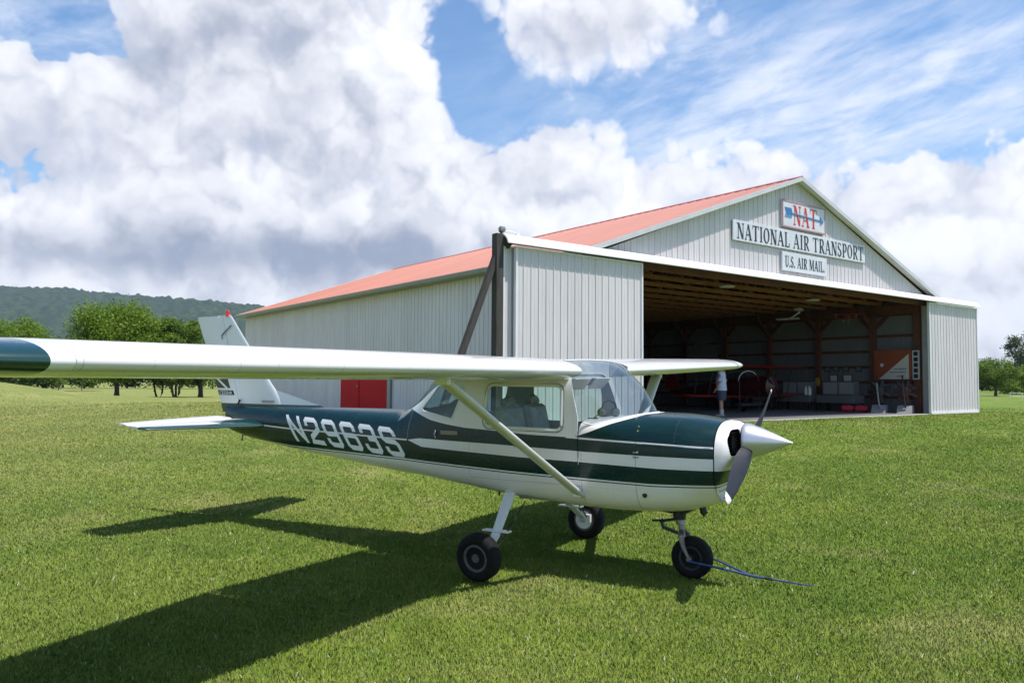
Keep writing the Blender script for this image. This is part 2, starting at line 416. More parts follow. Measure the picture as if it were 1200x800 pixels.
co = np.stack([np.stack([bx_-cx, by_-sx_, bz-.008], -1), np.stack([bx_+cx, by_+sx_, bz-.008], -1),
               np.stack([bx_+tx*.45+cx*.7, by_+ty*.45+sx_*.7, bz+h*.6], -1), np.stack([bx_+tx, by_+ty, bz+h], -1), np.stack([bx_+tx*.45-cx*.7, by_+ty*.45-sx_*.7, bz+h*.6], -1)], 1)
me = bpy.data.meshes.new('grass'); me.vertices.add(n*5); me.vertices.foreach_set('co', co.astype('f').ravel())
me.loops.add(n*5); me.loops.foreach_set('vertex_index', np.arange(n*5, dtype='i'))
me.polygons.add(n); me.polygons.foreach_set('loop_start', np.arange(0, n*5, 5, dtype='i')); me.polygons.foreach_set('loop_total', np.full(n, 5, 'i'))
me.update(calc_edges=True)
at = me.attributes.new('tone', 'FLOAT', 'FACE'); at.data.foreach_set('value', RNG.random(n).astype('f'))
m, t, b = newmat('grass_blade'); c = coords(t); lc = lawn_colour(t, c)
an = t.nodes.new('ShaderNodeAttribute'); an.attribute_name = 'tone'; tn = V(t, an.outputs['Fac'])
col = mixc(t, tn.smooth(.0, .5)*.7+.3, (.120, .215, .022), lc); col = mixc(t, tn.smooth(.82, 1.0)*.8, col, (.42, .42, .19)); col = mixc(t, tn.gt(.9965), col, (.62, .62, .56))
gn = t.nodes.new('ShaderNodeNewGeometry'); gv = t.nodes.new('ShaderNodeVectorMath'); gv.operation = 'SCALE'; gv.inputs[3].default_value = .32; t.links.new(gn.outputs['Normal'], gv.inputs[0])
gm = t.nodes.new('ShaderNodeVectorMath'); gm.operation = 'NORMALIZE'; t.links.new(vadd(t, V(t, gv.outputs[0]), (0, 0, 1)).s, gm.inputs[0]); t.links.new(gm.outputs[0], b.inputs['Normal'])
t.links.new(col.s, b.inputs['Base Color']); b.inputs['Roughness'].default_value = .7; b.inputs['Specular IOR Level'].default_value = .08
tl = t.nodes.new('ShaderNodeBsdfTranslucent'); t.links.new(col.s, tl.inputs[0]); mxs = t.nodes.new('ShaderNodeMixShader'); mxs.inputs[0].default_value = .22
t.links.new(b.outputs[0], mxs.inputs[1]); t.links.new(tl.outputs[0], mxs.inputs[2]); t.links.new(mxs.outputs[0], t.nodes['Material Output'].inputs[0])
go = link('grass', me, MATS['grass_blade']); tag(go, 'short mown lawn grass with dry straw tinted patches', 'grass', kind='stuff')

# ------------------------------------------------------------------ far wooded ridge
na, nd = 760, 110
pxs = np.linspace(-500, 1500, na); dd = np.linspace(1500, 3300, nd)
A, Dd = np.meshgrid(pxs, dd, indexing='ij'); lat = (A-600)/FPX*Dd; dep = Dd
Xh = CAM.x+lat*cos(YAW)+dep*sin(YAW); Yh = CAM.y-lat*sin(YAW)+dep*cos(YAW)
def vnoise(x, y, seed):
    xi = np.floor(x).astype(int); yi = np.floor(y).astype(int); fx = x-xi; fy = y-yi; fx = fx*fx*(3-2*fx); fy = fy*fy*(3-2*fy)
    hsh = lambda a, b: ((np.sin(a*127.1+b*311.7+seed*17.3)*43758.5453) % 1)
    return (hsh(xi, yi)*(1-fx)+hsh(xi+1, yi)*fx)*(1-fy)+(hsh(xi, yi+1)*(1-fx)+hsh(xi+1, yi+1)*fx)*fy
crest = np.interp(pxs, [-500, 0, 75, 150, 225, 300, 420, 600, 900, 1500], [334, 341, 342, 349, 356, 362, 376, 398, 425, 440])
crestz = 1.7+(447-crest)*2750/FPX
prof = sst(1500, 2750, Dd)*(.72+.28*(Dd-1500)/1250).clip(0, 1)
Zh = crestz[:, None]*np.where(Dd < 2750, prof, 1-.25*sst(2750, 3300, Dd))
Zh += (vnoise(Xh/260, Yh/260, 3)-.5)*42*sst(1500, 1900, Dd)*(1-sst(2450, 2750, Dd)*.85)
Zh += (vnoise(Xh/13, Yh/13, 1)*17+vnoise(Xh/30, Yh/30, 2)*11)-12
hill = link('hills', gridmesh('hills', Xh, Yh, Zh)); tag(hill, 'long blue green wooded ridge on the left horizon', 'hills', kind='structure')
m, t, b = newmat('woodland'); c = coords(t)
col = mixc(t, noise(t, c, .05, 5, .7).smooth(.38, .62), (.010, .026, .010), (.040, .066, .024)); col = mixc(t, noise(t, c, .006, 3, .5).smooth(.45, .6)*.4, col, (.018, .036, .020))
t.links.new(col.s, b.inputs['Base Color']); b.inputs['Roughness'].default_value = 1; b.inputs['Specular IOR Level'].default_value = .05
hill.data.materials.append(m)

# ------------------------------------------------------------------ places along the view (metres to the right, metres ahead)
def place(px, dep):
    lat = (px-600)/FPX*dep
    x = CAM.x+lat*cos(YAW)+dep*sin(YAW); y = CAM.y-lat*sin(YAW)+dep*cos(YAW)
    return Vector((x, y, float(zg(x, y))))
# ------------------------------------------------------------------ trees
def leafmat(name, lo, hi, dry):
    m, t, b = newmat(name); c = coords(t)
    an = t.nodes.new('ShaderNodeAttribute'); an.attribute_name = 'tone'; tn = V(t, an.outputs['Fac'])
    col = mixc(t, (tn*.6+noise(t, c, .9, 3, .6)*.5).smooth(.2, .9), lo, hi); col = mixc(t, tn.smooth(.9, 1)*.6, col, dry)
    t.links.new(col.s, b.inputs['Base Color']); b.inputs['Roughness'].default_value = .6; b.inputs['Specular IOR Level'].default_value = .3
    tl = t.nodes.new('ShaderNodeBsdfTranslucent'); t.links.new(col.s, tl.inputs[0]); mxs = t.nodes.new('ShaderNodeMixShader'); mxs.inputs[0].default_value = .45
    t.links.new(b.outputs[0], mxs.inputs[1]); t.links.new(tl.outputs[0], mxs.inputs[2]); t.links.new(mxs.outputs[0], t.nodes['Material Output'].inputs[0]); return m
L_bright = leafmat('leaf_bright', (.10, .19, .014), (.21, .30, .03), (.30, .33, .06))
L_mid = leafmat('leaf_mid', (.085, .165, .018), (.18, .26, .034), (.20, .24, .05))
L_dark = leafmat('leaf_dark', (.045, .098, .016), (.100, .160, .030), (.11, .14, .04))
L_grey = leafmat('leaf_greyish', (.045, .075, .035), (.11, .145, .07), (.16, .17, .10))
M_bark = mat('bark', (.06, .045, .032), .9, var=.4, vscale=3)
def leaves_mesh(name, P, size, r, upb=.35):
    n = len(P)
    N = r.normal(size=(n, 3)); N[:, 2] = abs(N[:, 2])+upb; N /= np.linalg.norm(N, axis=1)[:, None]
    A = np.cross(N, r.normal(size=(n, 3))); A /= np.linalg.norm(A, axis=1)[:, None]; B = np.cross(N, A)
    s = (size*(.6+.8*r.random(n)))[:, None]
    co = np.stack([P-A*s, P-B*s*.6+A*s*.1, P+A*s, P+B*s*.6+A*s*.1], 1)
    me = bpy.data.meshes.new(name); me.vertices.add(n*4); me.vertices.foreach_set('co', co.astype('f').ravel())
    me.loops.add(n*4); me.loops.foreach_set('vertex_index', np.arange(n*4, dtype='i'))
    me.polygons.add(n); me.polygons.foreach_set('loop_start', np.arange(0, n*4, 4, dtype='i')); me.polygons.foreach_set('loop_total', np.full(n, 4, 'i'))
    me.update(calc_edges=True); a = me.attributes.new('tone', 'FLOAT', 'FACE'); a.data.foreach_set('value', r.random(n).astype('f')); return me
def tree(kind, loc, H, Rw, base, mtl, label, cat='tree', group=None, seed=1, nl=9000, leaf=.13, clumps=46, trunk=.17, stems=1, airy=.0, cone=0.0, low=None):
    r = np.random.default_rng(seed); root = thing(kind, label, cat, loc, 0, group)
    ch = (H-base); C = np.array([0, 0, base+ch*.5])
    pts = []; cs = []
    while len(cs) < clumps:
        d = r.normal(size=3); d /= np.linalg.norm(d); q = d*(r.random()**.33)*np.array([1, 1, 1])
        tz = (q[2]+1)/2; wz = 1-cone*tz
        p = C+np.array([q[0]*Rw*wz, q[1]*Rw*wz, q[2]*ch*.5])*.86
        cs.append((p, (.17+.16*r.random())*(1-airy*.45)*Rw))
    per = nl//clumps
    for p, cr in cs:
        d = r.normal(size=(per, 3)); d /= np.linalg.norm(d, axis=1)[:, None]; rad = cr*(r.random(per)**.45)
        pts.append(p+d*rad[:, None]*np.array([1.1, 1.1, .8]))
    P = np.concatenate(pts)+r.normal(size=(per*clumps, 3))*.05*Rw; P = P[P[:, 2] > (low or base*.75)]
    link('crown', leaves_mesh('crown', P, leaf, r), mtl, root)
    b = MB()
    for k in range(stems):
        a = 2*pi*k/max(stems, 1)+.4; sp = .0 if stems == 1 else .16*Rw
        top = Vector((cos(a)*sp*2.2, sin(a)*sp*2.2, base+ch*.62)); tr = trunk/(stems**.5)
        b.tube([(cos(a)*sp*.3, sin(a)*sp*.3, -.15), (cos(a)*sp*.7+.03, sin(a)*sp*.7, base*.6), (cos(a)*sp*1.3, sin(a)*sp*1.3-.05, base+ch*.25), top], [tr*1.35, tr, tr*.72, tr*.2], 8)
        for j in range(7):
            p, cr = cs[(j*5+k*3) % clumps]; s0 = Vector((cos(a)*sp, sin(a)*sp, base*.8+ch*.05*j)); pv = Vector(p)
            b.tube([s0, s0.lerp(pv, .5)+Vector((0, 0, .1*Rw)), pv], [tr*.42, tr*.25, tr*.08], 6)
    b.build('trunk', M_bark, root, smooth=True); return root
GT = 'trees at the left edge of the airfield'
tree('shade_tree', place(138, 60), 7.75, 3.9, .55, L_bright, 'large round bright green tree with a short dark trunk, biggest left of the tail fin', group=GT, seed=3, nl=42000, leaf=.095, clumps=130, cone=.22, low=1.0)
tree('shade_tree', place(12, 80), 8.2, 4.2, 1.6, L_bright, 'yellow green tree at the left edge of the field, above the dark wing tip', group=GT, seed=5, nl=24000, leaf=.12, clumps=80)
tree('shade_tree', place(187, 63), 6.1, 2.5, .5, L_mid, 'slim multi stemmed tree just right of the largest round tree', group=GT, seed=8, nl=14000, leaf=.10, trunk=.10, clumps=40, stems=2, airy=.2, low=1.0)
tree('shade_tree', place(207, 62), 6.9, 2.3, .5, L_mid, 'thin tree with several leaning trunks left of the tail fin', group=GT, seed=9, nl=13000, leaf=.10, trunk=.15, clumps=40, stems=3, airy=.25, low=1.0)
tree('shade_tree', place(236, 66), 7.0, 2.7, .5, L_mid, 'tree with one thick trunk directly beside the tail fin', group=GT, seed=10, nl=16000, leaf=.10, trunk=.19, clumps=50, airy=.15, low=1.0)
GB = 'trees and shrubs behind the left field'
for i, (px, dep, H, R, mt, lab) in enumerate([
    (-30, 118, 5.0, 5.0, L_dark, 'dark shrub thicket at the far left edge under the wing tip'), (20, 112, 4.6, 4.2, L_dark, 'dark green shrub below the green wing tip'),
    (52, 122, 4.0, 3.6, L_mid, 'lighter leafy shrub right of the dark shrubs under the wing'), (75, 150, 10.5, 6.5, L_dark, 'dull distant tree seen between the two bright trees'),
    (100, 138, 4.2, 4.5, L_mid, 'low shrub behind the wire fence, left of the big tree'), (150, 150, 5.5, 7.0, L_dark, 'dark hedge bush behind the big round tree'),
    (200, 148, 6.0, 7.5, L_dark, 'dark hedge bush behind the slim trees'), (250, 152, 6.5, 8.0, L_mid, 'green hedge bush hidden partly by the tail fin')]):
    tree('shrub' if H < 8 else 'shade_tree', place(px, dep), H, R, .3 if H < 8 else 2, mt, lab, 'shrub' if H < 8 else 'tree', GB, 20+i, 5000, .22, 36, .15)
# right side, beyond the field
GR = 'trees across the field on the right'
tree('shade_tree', place(1166, 104), 4.9, 3.0, .9, L_mid, 'round dark green tree standing right beside the hangar door edge', group=GR, seed=31, nl=14000, leaf=.11, clumps=70)
tree('shade_tree', place(1141, 150), 5.2, 3.6, 1.0, L_mid, 'small green tree half hidden by the right hangar door', group=GR, seed=32, nl=5000, leaf=.16)
tree('tall_tree', place(1206, 150), 11.8, 5.0, 2.5, L_grey, 'tall airy grey green tree at the right edge of the photo', group=GR, seed=33, nl=6000, leaf=.20, clumps=34, trunk=.22, airy=.55)
tree('shade_tree', place(1213, 118), 5.2, 2.9, .5, L_bright, 'yellow green bush below the tall tree at the right edge', group=GR, seed=34, nl=7000, leaf=.14)
tree('shrub', place(1190, 128), 2.3, 3.8, .1, L_bright, 'low bright green hedge behind the white goal frame', 'shrub', GR, 35, 6000, .15, 30, .1)
tree('shade_tree', place(1150, 190), 4.0, 7, .2, L_dark, 'dark low tree clump on the far right horizon', group=GR, seed=36, nl=5000, leaf=.3)
tree('shade_tree', place(1230, 185), 5.2, 9, .4, L_dark, 'dark tree clump far beyond the right field edge', group=GR, seed=37, nl=5000, leaf=.3)
for i, px in enumerate((330, 420, 520, 700, 900, 1060, 1290, 1380)):
    tree('shade_tree', place(px, 230+20*(i % 3)), 7+2*(i % 3), 9, .5, (L_mid, L_dark)[i % 2], 'distant tree on the horizon line, hidden behind the hangar from the front' if px < 1200 else 'distant tree beyond the right end of the field', group='distant horizon trees', seed=50+i, nl=3500, leaf=.4)
gl_ = place(1190, 86); g = thing('goal_frame', 'small white pipe goal frame standing in the far right field', 'goal', gl_, -.5)
b = MB(); b.tube([(-.62, 0, 0), (-.62, 0, .66)], .035, 6); b.build('post', M_trim, g); b = MB(); b.tube([(.62, 0, 0), (.62, 0, .66)], .035, 6); b.build('post', M_trim, g); b = MB(); b.tube([(-.66, 0, .66), (.66, 0, .66)], .035, 6); b.build('crossbar', M_trim, g)
# gravel lane along the far edge of the right field
def strip(name, p0, p1, wdt, m, lab, dz=.02, n=60):
    p0 = Vector(p0); p1 = Vector(p1); d = (p1-p0); sd = Vector((-d.y, d.x, 0)).normalized()*wdt/2; vs = []; fs = []
    for i in range(n+1):
        p = p0+d*i/n
        for q in (p-sd, p+sd): vs.append((q.x, q.y, float(zg(q.x, q.y))+dz))
    for i in range(n): fs.append((2*i, 2*i+1, 2*i+3, 2*i+2))
    o = MB().add(vs, fs).build(name, m); return tag(o, lab, 'lane', kind='structure')
M_gravel = mat('pale_gravel', (.34, .30, .24), .95, var=.2, vscale=1)
strip('gravel_lane', place(1060, 103), place(1400, 103), 3.5, M_gravel, 'pale gravel lane at the far edge of the right field')
# dry bank at left beyond the hump
M_dryb = mat('dry_grass_bank', (.23, .17, .095), .95, var=.3, vscale=1.2, bump=.5, bscale=6)
strip('dry_grass_strip', place(40, 104), place(118, 104), 3.0, M_dryb, 'strip of dry brown grass behind the left hump', .06)
# wire fence posts at left
for i, px in enumerate((70, 97)):
    q = place(px, 112); o = MB().tube([(0, 0, 0), (0, 0, 1.15)], .07, 7).build('fence_post', M_grey); o.location = q
    tag(o, ('grey wooden fence post in the dry grass, left of the other', 'grey wooden fence post nearest the big round tree')[i], 'fence post', 'fence posts behind the left hump')

# ------------------------------------------------------------------ HANGAR
H = thing('hangar', 'large grey ribbed metal hangar with red roof and wide open front', 'hangar', HO, HT)
RIB = .2286
def sheet(u0, u1, zb, zt, plane, at_, out_sign, mb=None, pitch=RIB, dep=.020):
    """ribbed sheet running along u (plane='v') or along v (plane='u')"""
    mb = mb or MB(); n = int(round((u1-u0)/pitch)); n = max(n, 1); st = (u1-u0)/n; xs = []
    for i in range(n):
        a = u0+i*st
        xs += [(a, 0), (a+st*.34, 0), (a+st*.38, dep*.28), (a+st*.44, dep*.28), (a+st*.48, 0), (a+st*.80, 0), (a+st*.86, dep), (a+st*.94, dep)]
    xs.append((u1, 0)); vs = []; fs = []
    for a, d in xs:
        for z in (zb(a) if callable(zb) else zb, zt(a) if callable(zt) else zt):
            vs.append((a, at_+out_sign*d, z) if plane == 'v' else (at_+out_sign*d, a, z))
    for i in range(len(xs)-1): fs.append((2*i, 2*i+2, 2*i+3, 2*i+1))
    mb.add(vs, fs); return mb
rake = lambda u: ZE+(ZR-ZE)*(1-abs(u-HW/2)/(HW/2))-.055
sheet(0, HL, -.15, ZE-.05, 'u', 0, -1).build('side_wall', M_panel, H, bevel=0)
sheet(0, HL, -.15, ZE-.05, 'u', HW, 1).build('side_wall', M_panel, H)
sheet(0, HW, -.15, rake, 'v', HL, 1).build('rear_wall', M_panel, H)
sheet(0, HW, 4.36, rake, 'v', -.24, -1).build('gable_wall', M_panel, H)
for nm_, a_, b_, pl_, at_, sg_ in (('shade_liner', .2, HL-.2, 'u', .035, -1), ('shade_liner', .2, HL-.2, 'u', HW-.035, 1), ('shade_liner', .1, HW-.1, 'v', HL-.035, 1)):  # added sheets, coloured dark to stand in for shade inside the hangar
    sheet(a_, b_, -.1, ZE-.06 if pl_ == 'u' else (lambda u: rake(u)-.03), pl_, at_, sg_).build(nm_, M_shade_liner, H)
# roof slopes with small ribs, real thickness
def roof_slope(s):
    mb = MB(); n = 64; xs = []; v0, v1 = -.465, HL+.3; st = (v1-v0)/n
    for i in range(n): a = v0+i*st; xs += [(a, 0), (a+st*.86, 0), (a+st*.90, .016), (a+st*.96, .016)]
    xs.append((v1, 0)); top = []; 
    uE = -.42 if s < 0 else HW+.42; uR = HW/2
    slope = (ZR-ZE)/(HW/2+.42)
    for a, d in xs: top += [(uE, a, ZE+d), (uR, a, ZR+d)]
    k = len(xs); mb.add(top, [(2*i, 2*i+1, 2*i+3, 2*i+2) for i in range(k-1)])
    mb.add([(uE, v0, ZE-.035), (uR, v0, ZR-.035), (uR, v1, ZR-.035), (uE, v1, ZE-.035)], [(0, 1, 2, 3)], 1)  # underside coloured dark so the gaps between trusses read as unlit
    mb.add([(uE, v0, ZE-.001), (uR, v0, ZR-.001), (uR, v0, ZR-.034), (uE, v0, ZE-.034)], [(0, 1, 2, 3)]); mb.add([(uE, v1, ZE-.001), (uR, v1, ZR-.001), (uR, v1, ZR-.034), (uE, v1, ZE-.034)], [(0, 1, 2, 3)])
    mb.build('roof_slope', [M_roof, M_girt], H)
    b = MB(); k_ = -.06; b.beam((uE, -.35, ZE-.05), (HW/2+(.0), -.35, ZR-.05), .215, .012); b.build('rake_soffit', M_trim, H)
roof_slope(-1); roof_slope(1)
b = MB(); b.prism([(HW/2-.17, ZR-.035), (HW/2, ZR+.045), (HW/2+.17, ZR-.035), (HW/2+.17, ZR-.06), (HW/2, ZR-.0), (HW/2-.17, ZR-.06)], -.50, HL+.33); b.build('ridge_cap', M_cap, H)
# rake trim (white), eave gutter
for s in (-1, 1):
    uE = -.42 if s < 0 else HW+.42; b = MB()
    b.beam((uE, -.49, ZE-.05), (HW/2, -.49, ZR-.05), .05, .125); b.build('rake_trim', M_lightw, H)
    b = MB(); b.beam((uE, HL+.33, ZE-.06), (HW/2, HL+.33, ZR-.06), .05, .16); b.build('rake_trim', M_trim, H)
    b = MB(); x = -.47 if s < 0 else HW+.47; b.prism([(x-.07, ZE-.01), (x+.07, ZE-.01), (x+.07, ZE-.13), (x-.035, ZE-.13), (x-.07, ZE-.05)], -.47, HL+.3); b.build('gutter', M_gtrim, H)
    b = MB(); a0, a1 = (-.40, -.03) if s < 0 else (HW+.03, HW+.40); b.box(((a0+a1)/2, HL/2, ZE-.11), (a1-a0, HL, .03)); b.build('soffit', M_gtrim, H)
# corner flashings beside the opening
b = MB(); b.box((HW+.03, -.10, 2.1), (.12, .30, 4.4)); b.box((HW-.02, -.255, 2.1), (.22, .03, 4.4)); b.build('corner_trim', M_lightw, H)
b = MB(); b.box((-.03, -.10, 2.1), (.12, .30, 4.4)); b.box((.6, -.22, 2.1), (1.2, .03, 4.4)); b.build('corner_trim', M_lightw, H)
# door track and cover
b = MB(); b.prism([(-.30, 4.475), (-.43, 4.465), (-.53, 4.425), (-.61, 4.35), (-.66, 4.25), (-.66, 4.225), (-.63, 4.225), (-.58, 4.33), (-.50, 4.40), (-.30, 4.43)], -2.98, 20.99, axis='X'); b.build('track_cover', M_trim, H)
b = MB(); b.box((9, -.44, 4.30), (23.7, .10, .10)); b.build('track_rail', M_steel, H)
b = MB(); b.box((HW/2, -.10, 4.30), (HW, .09, .36)); b.build('header_beam', M_post, H)
# sliding leaves
def leaf(u0, u1, v, lab):
    mb = sheet(u0+.03, u1-.03, .02, 4.18, 'v', v-.02, -1); o = mb.build('sliding_door', M_panel, H); o['label'] = lab
    f = MB(); 
    for x in (u0+.015, u1-.015): f.box((x, v-.012, 2.1), (.05, .09, 4.2))
    f.box(((u0+u1)/2, v-.012, 4.185), (u1-u0-.06, .07, .04)); f.box(((u0+u1)/2, v-.02, .03), (u1-u0-.06, .10, .09)); f.build('door_trim', M_trim, o)
    g = MB()
    for z in (.3, 1.3, 2.3, 3.3, 4.0): g.box(((u0+u1)/2, v+.045, z), (u1-u0-.1, .05, .09))
    g.build('door_girt', M_wood, o)
leaf(-2.65, 1.49, -.47, 'left sliding door leaf pushed open'); leaf(16.93, 20.95, -.47, 'right sliding door leaf pushed open past the wall')
leaf(-2.92, 1.2, -.335, 'rear leaf behind the left sliding door')
# red side doors on the left wall
f = MB(); f.box((-.03, 12.35, .95), (.05, 3.95, 2.2)); fo = f.build('red_side_door', M_door, H, bevel=0)
f = MB(); f.box((-.07, 13.4, .95), (.04, 1.5, 2.12)); f.build('door_leaf', M_door, fo, bevel=.01)
f = MB(); f.box((-.07, 11.52, .95), (.04, 2.15, 2.12)); f.build('door_leaf', M_door, fo, bevel=.01)
f = MB(); f.box((-.06, 10.30, .98), (.07, .22, 2.2)); f.build('door_jamb', M_gtrim, fo)
f = MB(); f.box((-.10, 12.75, .9), (.03, .12, .03)); f.box((-.115, 12.75, .9), (.02, .03, .12)); f.build('handle', M_steel, fo)
# frame: posts, girts, trusses
for u in (.16, HW-.16):
    for k in range(11):
        v = 2.44*k-.60 if k else .06; b = MB(); b.box((u, v+.1, 2.1), (.16, .20 if k else .24, 4.3)); b.build('wall_post', M_post, H)
        if k:
            b = MB(); s = 1 if u < 1 else -1; b.beam((u, v+.1, 3.2), (u+s*.95, v+.1, 4.15), .06, .14); b.beam((u, v, 3.35), (u, v-.85, 4.15), .06, .14); b.beam((u, v+.2, 3.35), (u, v+1.05, 4.15), .06, .14); b.build('knee_brace', M_girt, H)
    for z in (.58, 1.17, 1.79, 2.42, 3.02, 3.85):
        b = MB(); b.box((u+(-.115 if u < 1 else .115), HL/2, z), (.05, HL-.4, .11)); b.build('wall_girt', M_girt, H)
b = MB(); b.box((HW-.2, HL/2, 4.05), (.08, HL-.4, .34)); b.build('eave_beam', M_post, H); b = MB(); b.box((.2, HL/2, 4.05), (.08, HL-.4, .34)); b.build('eave_beam', M_post, H)
for z in (.9, 1.8, 2.7, 3.6):
    b = MB(); b.box((HW/2, HL-.06, z), (HW-.6, .05, .11)); b.build('wall_girt', M_girt, H)
for k in range(8):
    b = MB(); b.box((.16+2.46*k, HL-.15, 2.1), (.16, .14, 4.3)); b.build('wall_post', M_post, H)
sl_ = (ZR-ZE)/(HW/2+.42)
for k in range(21):
    v = .35+k*1.215; b = MB()
    b.box((HW/2, v, 4.285), (HW-.3, .045, .135))
    for s in (-1, 1):
        b.beam((HW/2+s*(HW/2-.1), v, ZE-.02), (HW/2, v, ZR-.20), .045, .20)
    top = lambda u: ZR-.25-abs(u-HW/2)*sl_
    nodes = [HW/2-6.2, HW/2-3.4, HW/2, HW/2+3.4, HW/2+6.2]; bots = [HW/2-7.4, HW/2-4.8, HW/2-1.7, HW/2+1.7, HW/2+4.8, HW/2+7.4]
    for i, q in enumerate(nodes):
        b.beam((q, v, top(q)), (bots[i], v, 4.34), .04, .10, upv=(0, 1, 0)); b.beam((q, v, top(q)), (bots[i+1], v, 4.34), .04, .10, upv=(0, 1, 0))
    b.build('roof_truss', M_wood, H)
fl = MB().box((HW/2, HL/2-.17, -.10), (HW, HL+.28, .2)).build('hangar_floor', M_conc); fl.location = HO+Vector((0, 0, 0)); fl.rotation_euler = (0, 0, HT); tag(fl, 'dark concrete slab floor of the open hangar', 'floor', kind='structure')
ap = MB().box((9.4, -.40, -.06), (15.4, .14, .13)).build('apron_edge', mat('pale_concrete', (.48, .46, .42), .85, var=.15)); ap.location = HO; ap.rotation_euler = (0, 0, HT); tag(ap, 'pale concrete lip along the front of the hangar floor', 'concrete edge', kind='structure')
# post with brace that carries the end of the track
T_ = thing('timber_post', 'weathered square timber post with slanted brace at the left end of the door track', 'post', hw(-3.06, -.36, -.3), HT)
b = MB(); b.box((0, 0, 2.38), (.20, .20, 4.76)); b.build('post', M_grey, T_, bevel=.01)
b = MB(); b.beam((-.05, .0, 4.25), (-1.75, .0, .05), .12, .13); b.build('brace', M_grey, T_)
b = MB(); b.beam((0, -.02, 4.72), (.30, -.06, 4.50), .12, .14); b.build('bracket', M_grey, T_)
fl_ = thing('flood_light', 'small round grey flood light on top of the timber post', 'light', hw(-2.98, -.40, 4.47), HT)
MB().lathe([(-.08, .02), (-.06, .07), (.02, .085), (.03, .07)], 'Y', 20, (0, 0, .09)).build('lamp_head', M_steel, fl_, smooth=True)
MB().tube([(0, 0, 0), (0, 0, .05), (.25, .02, .08), (.42, 0, .05)], .016, 6).build('bracket_arm', M_trim, fl_)
MB().box((.45, 0, .02), (.10, .05, .10)).build('sensor', M_trim, fl_)

# ------------------------------------------------------------------ serif lettering for the signs
def glyph(ch):
    """list of quads in unit height; returns width, quads"""
    t, h, s = .15, .055, .045; Q = []
    def R(x0, y0, x1, y1): Q.append([(x0, y0), (x1, y0), (x1, y1), (x0, y1)])
    def L(x0, y0, x1, y1, w0): Q.append([(x0-w0/2, y0), (x0+w0/2, y0), (x1+w0/2, y1), (x1-w0/2, y1)])
    def serif(x, y, w=.30): R(x-w/2, y if y < .5 else 1-s, x+w/2, s if y < .5 else 1)
    def arc(cx, cy, rx, ry, a0, a1, wx, wy, n=14):
        for i in range(n):
            p = []
            for a, k in ((a0+(a1-a0)*i/n, 0), (a0+(a1-a0)*i/n, 1), (a0+(a1-a0)*(i+1)/n, 1), (a0+(a1-a0)*(i+1)/n, 0)):
                ex = rx-(wx if k else 0); ey = ry-(wy if k else 0); p.append((cx+cos(a)*ex, cy+sin(a)*ey))
            Q.append(p)
    if ch == 'I': R(.12, s, .12+t, 1-s); serif(.195, 0); serif(.195, 1); return .39, Q
    if ch == 'N': R(.12, s, .12+h, 1-s); R(.66, .0, .66+h, 1-s); L(.19, 1, .64, 0, t*1.15); serif(.13, 0, .24); serif(.10, 1, .2); serif(.68, 1, .25); return .82, Q
    if ch == 'A': L(.10, s, .37, .98, h); L(.66, s, .39, 1, t); R(.2, .30, .56, .30+h); serif(.10, 0, .22); serif(.66, 0, .3); return .80, Q
    if ch == 'T': R(.31, s, .31+t, 1-s); R(.03, 1-h, .74, 1); R(.03, .76, .065, 1-h); R(.705, .76, .74, 1-h); serif(.385, 0); return .77, Q
    if ch == 'O': arc(.38, .5, .35, .51, 0, 2*pi, t, h, 24); return .76, Q
    if ch == 'L': R(.12, s, .12+t, 1-s); serif(.195, 1); R(.05, 0, .62, h); R(.58, h, .62, .26); return .66, Q
    if ch in 'RP':
        R(.12, s, .12+t, 1-s); serif(.195, 1, .26); serif(.195, 0)
        y0 = .45 if ch == 'R' else .40; cy = (1+y0)/2; R(.27, 1-h, .42, 1-.004); R(.27, y0, .42, y0+h); arc(.42, cy, .24, (1-y0)/2, -pi/2, pi/2, t, h)
        if ch == 'R': L(.40, y0, .66, 0, t); R(.6, 0, .78, s); return .78, Q
        return .68, Q
    if ch == 'S':
        arc(.31, .74, .25, .27, .35, pi, h*1.3, h); arc(.31, .74, .25, .255, pi, 1.5*pi, t, t*.8); arc(.30, .265, .27, .275, .5*pi, -.5*pi, t, t*.6); arc(.30, .265, .26, .275, -.5*pi, -pi*.92, h*1.3, h); R(.05, .02, .085, .26); return .62, Q
    if ch == 'U': R(.12, .3, .12+t, 1-s); R(.60, .3, .60+h, 1-s); serif(.195, 1); serif(.63, 1, .24); arc(.3875, .3, .2675, .32, -pi, 0, t*.8, h); return .78, Q
    if ch == 'M': R(.10, s, .10+h, 1-s); R(.78, s, .78+t, 1-s); L(.20, 1, .48, .05, t); L(.78, 1, .50, .05, h); serif(.12, 0, .22); serif(.85, 0, .26); serif(.12, 1, .2); serif(.85, 1, .22); return 1.02, Q
    if ch == '.': R(.04, 0, .18, .14); return .24, Q
    return .34, Q
def lettering(text, x0, x1, z0, z1, v):
    tot = sum(glyph(c)[0] for c in text)+.06*(len(text)-1); k = (x1-x0)/tot; hh = z1-z0; x = x0; mb = MB(); j = 0
    for c in text:
        w_, Q = glyph(c)
        for q in Q:
            j += 1; d = .008+.00035*(j % 13)
            mb.prism([(x+p[0]*k, z0+p[1]*hh) for p in q], v-d, v, axis='Y')
        x += (w_+.06)*k
    return mb
def words(text, x0, x1, z0, z1, v, m, parent):
    tot = sum(glyph(c)[0] for c in text)+.06*(len(text)-1); k = (x1-x0)/tot; x = x0
    for w_ in text.split(' '):
        L_ = (sum(glyph(c)[0] for c in w_)+.06*(len(w_)-1))*k; lettering(w_, x, x+L_, z0, z1, v).build('lettering', m, parent); x += L_+(.34+.12)*k
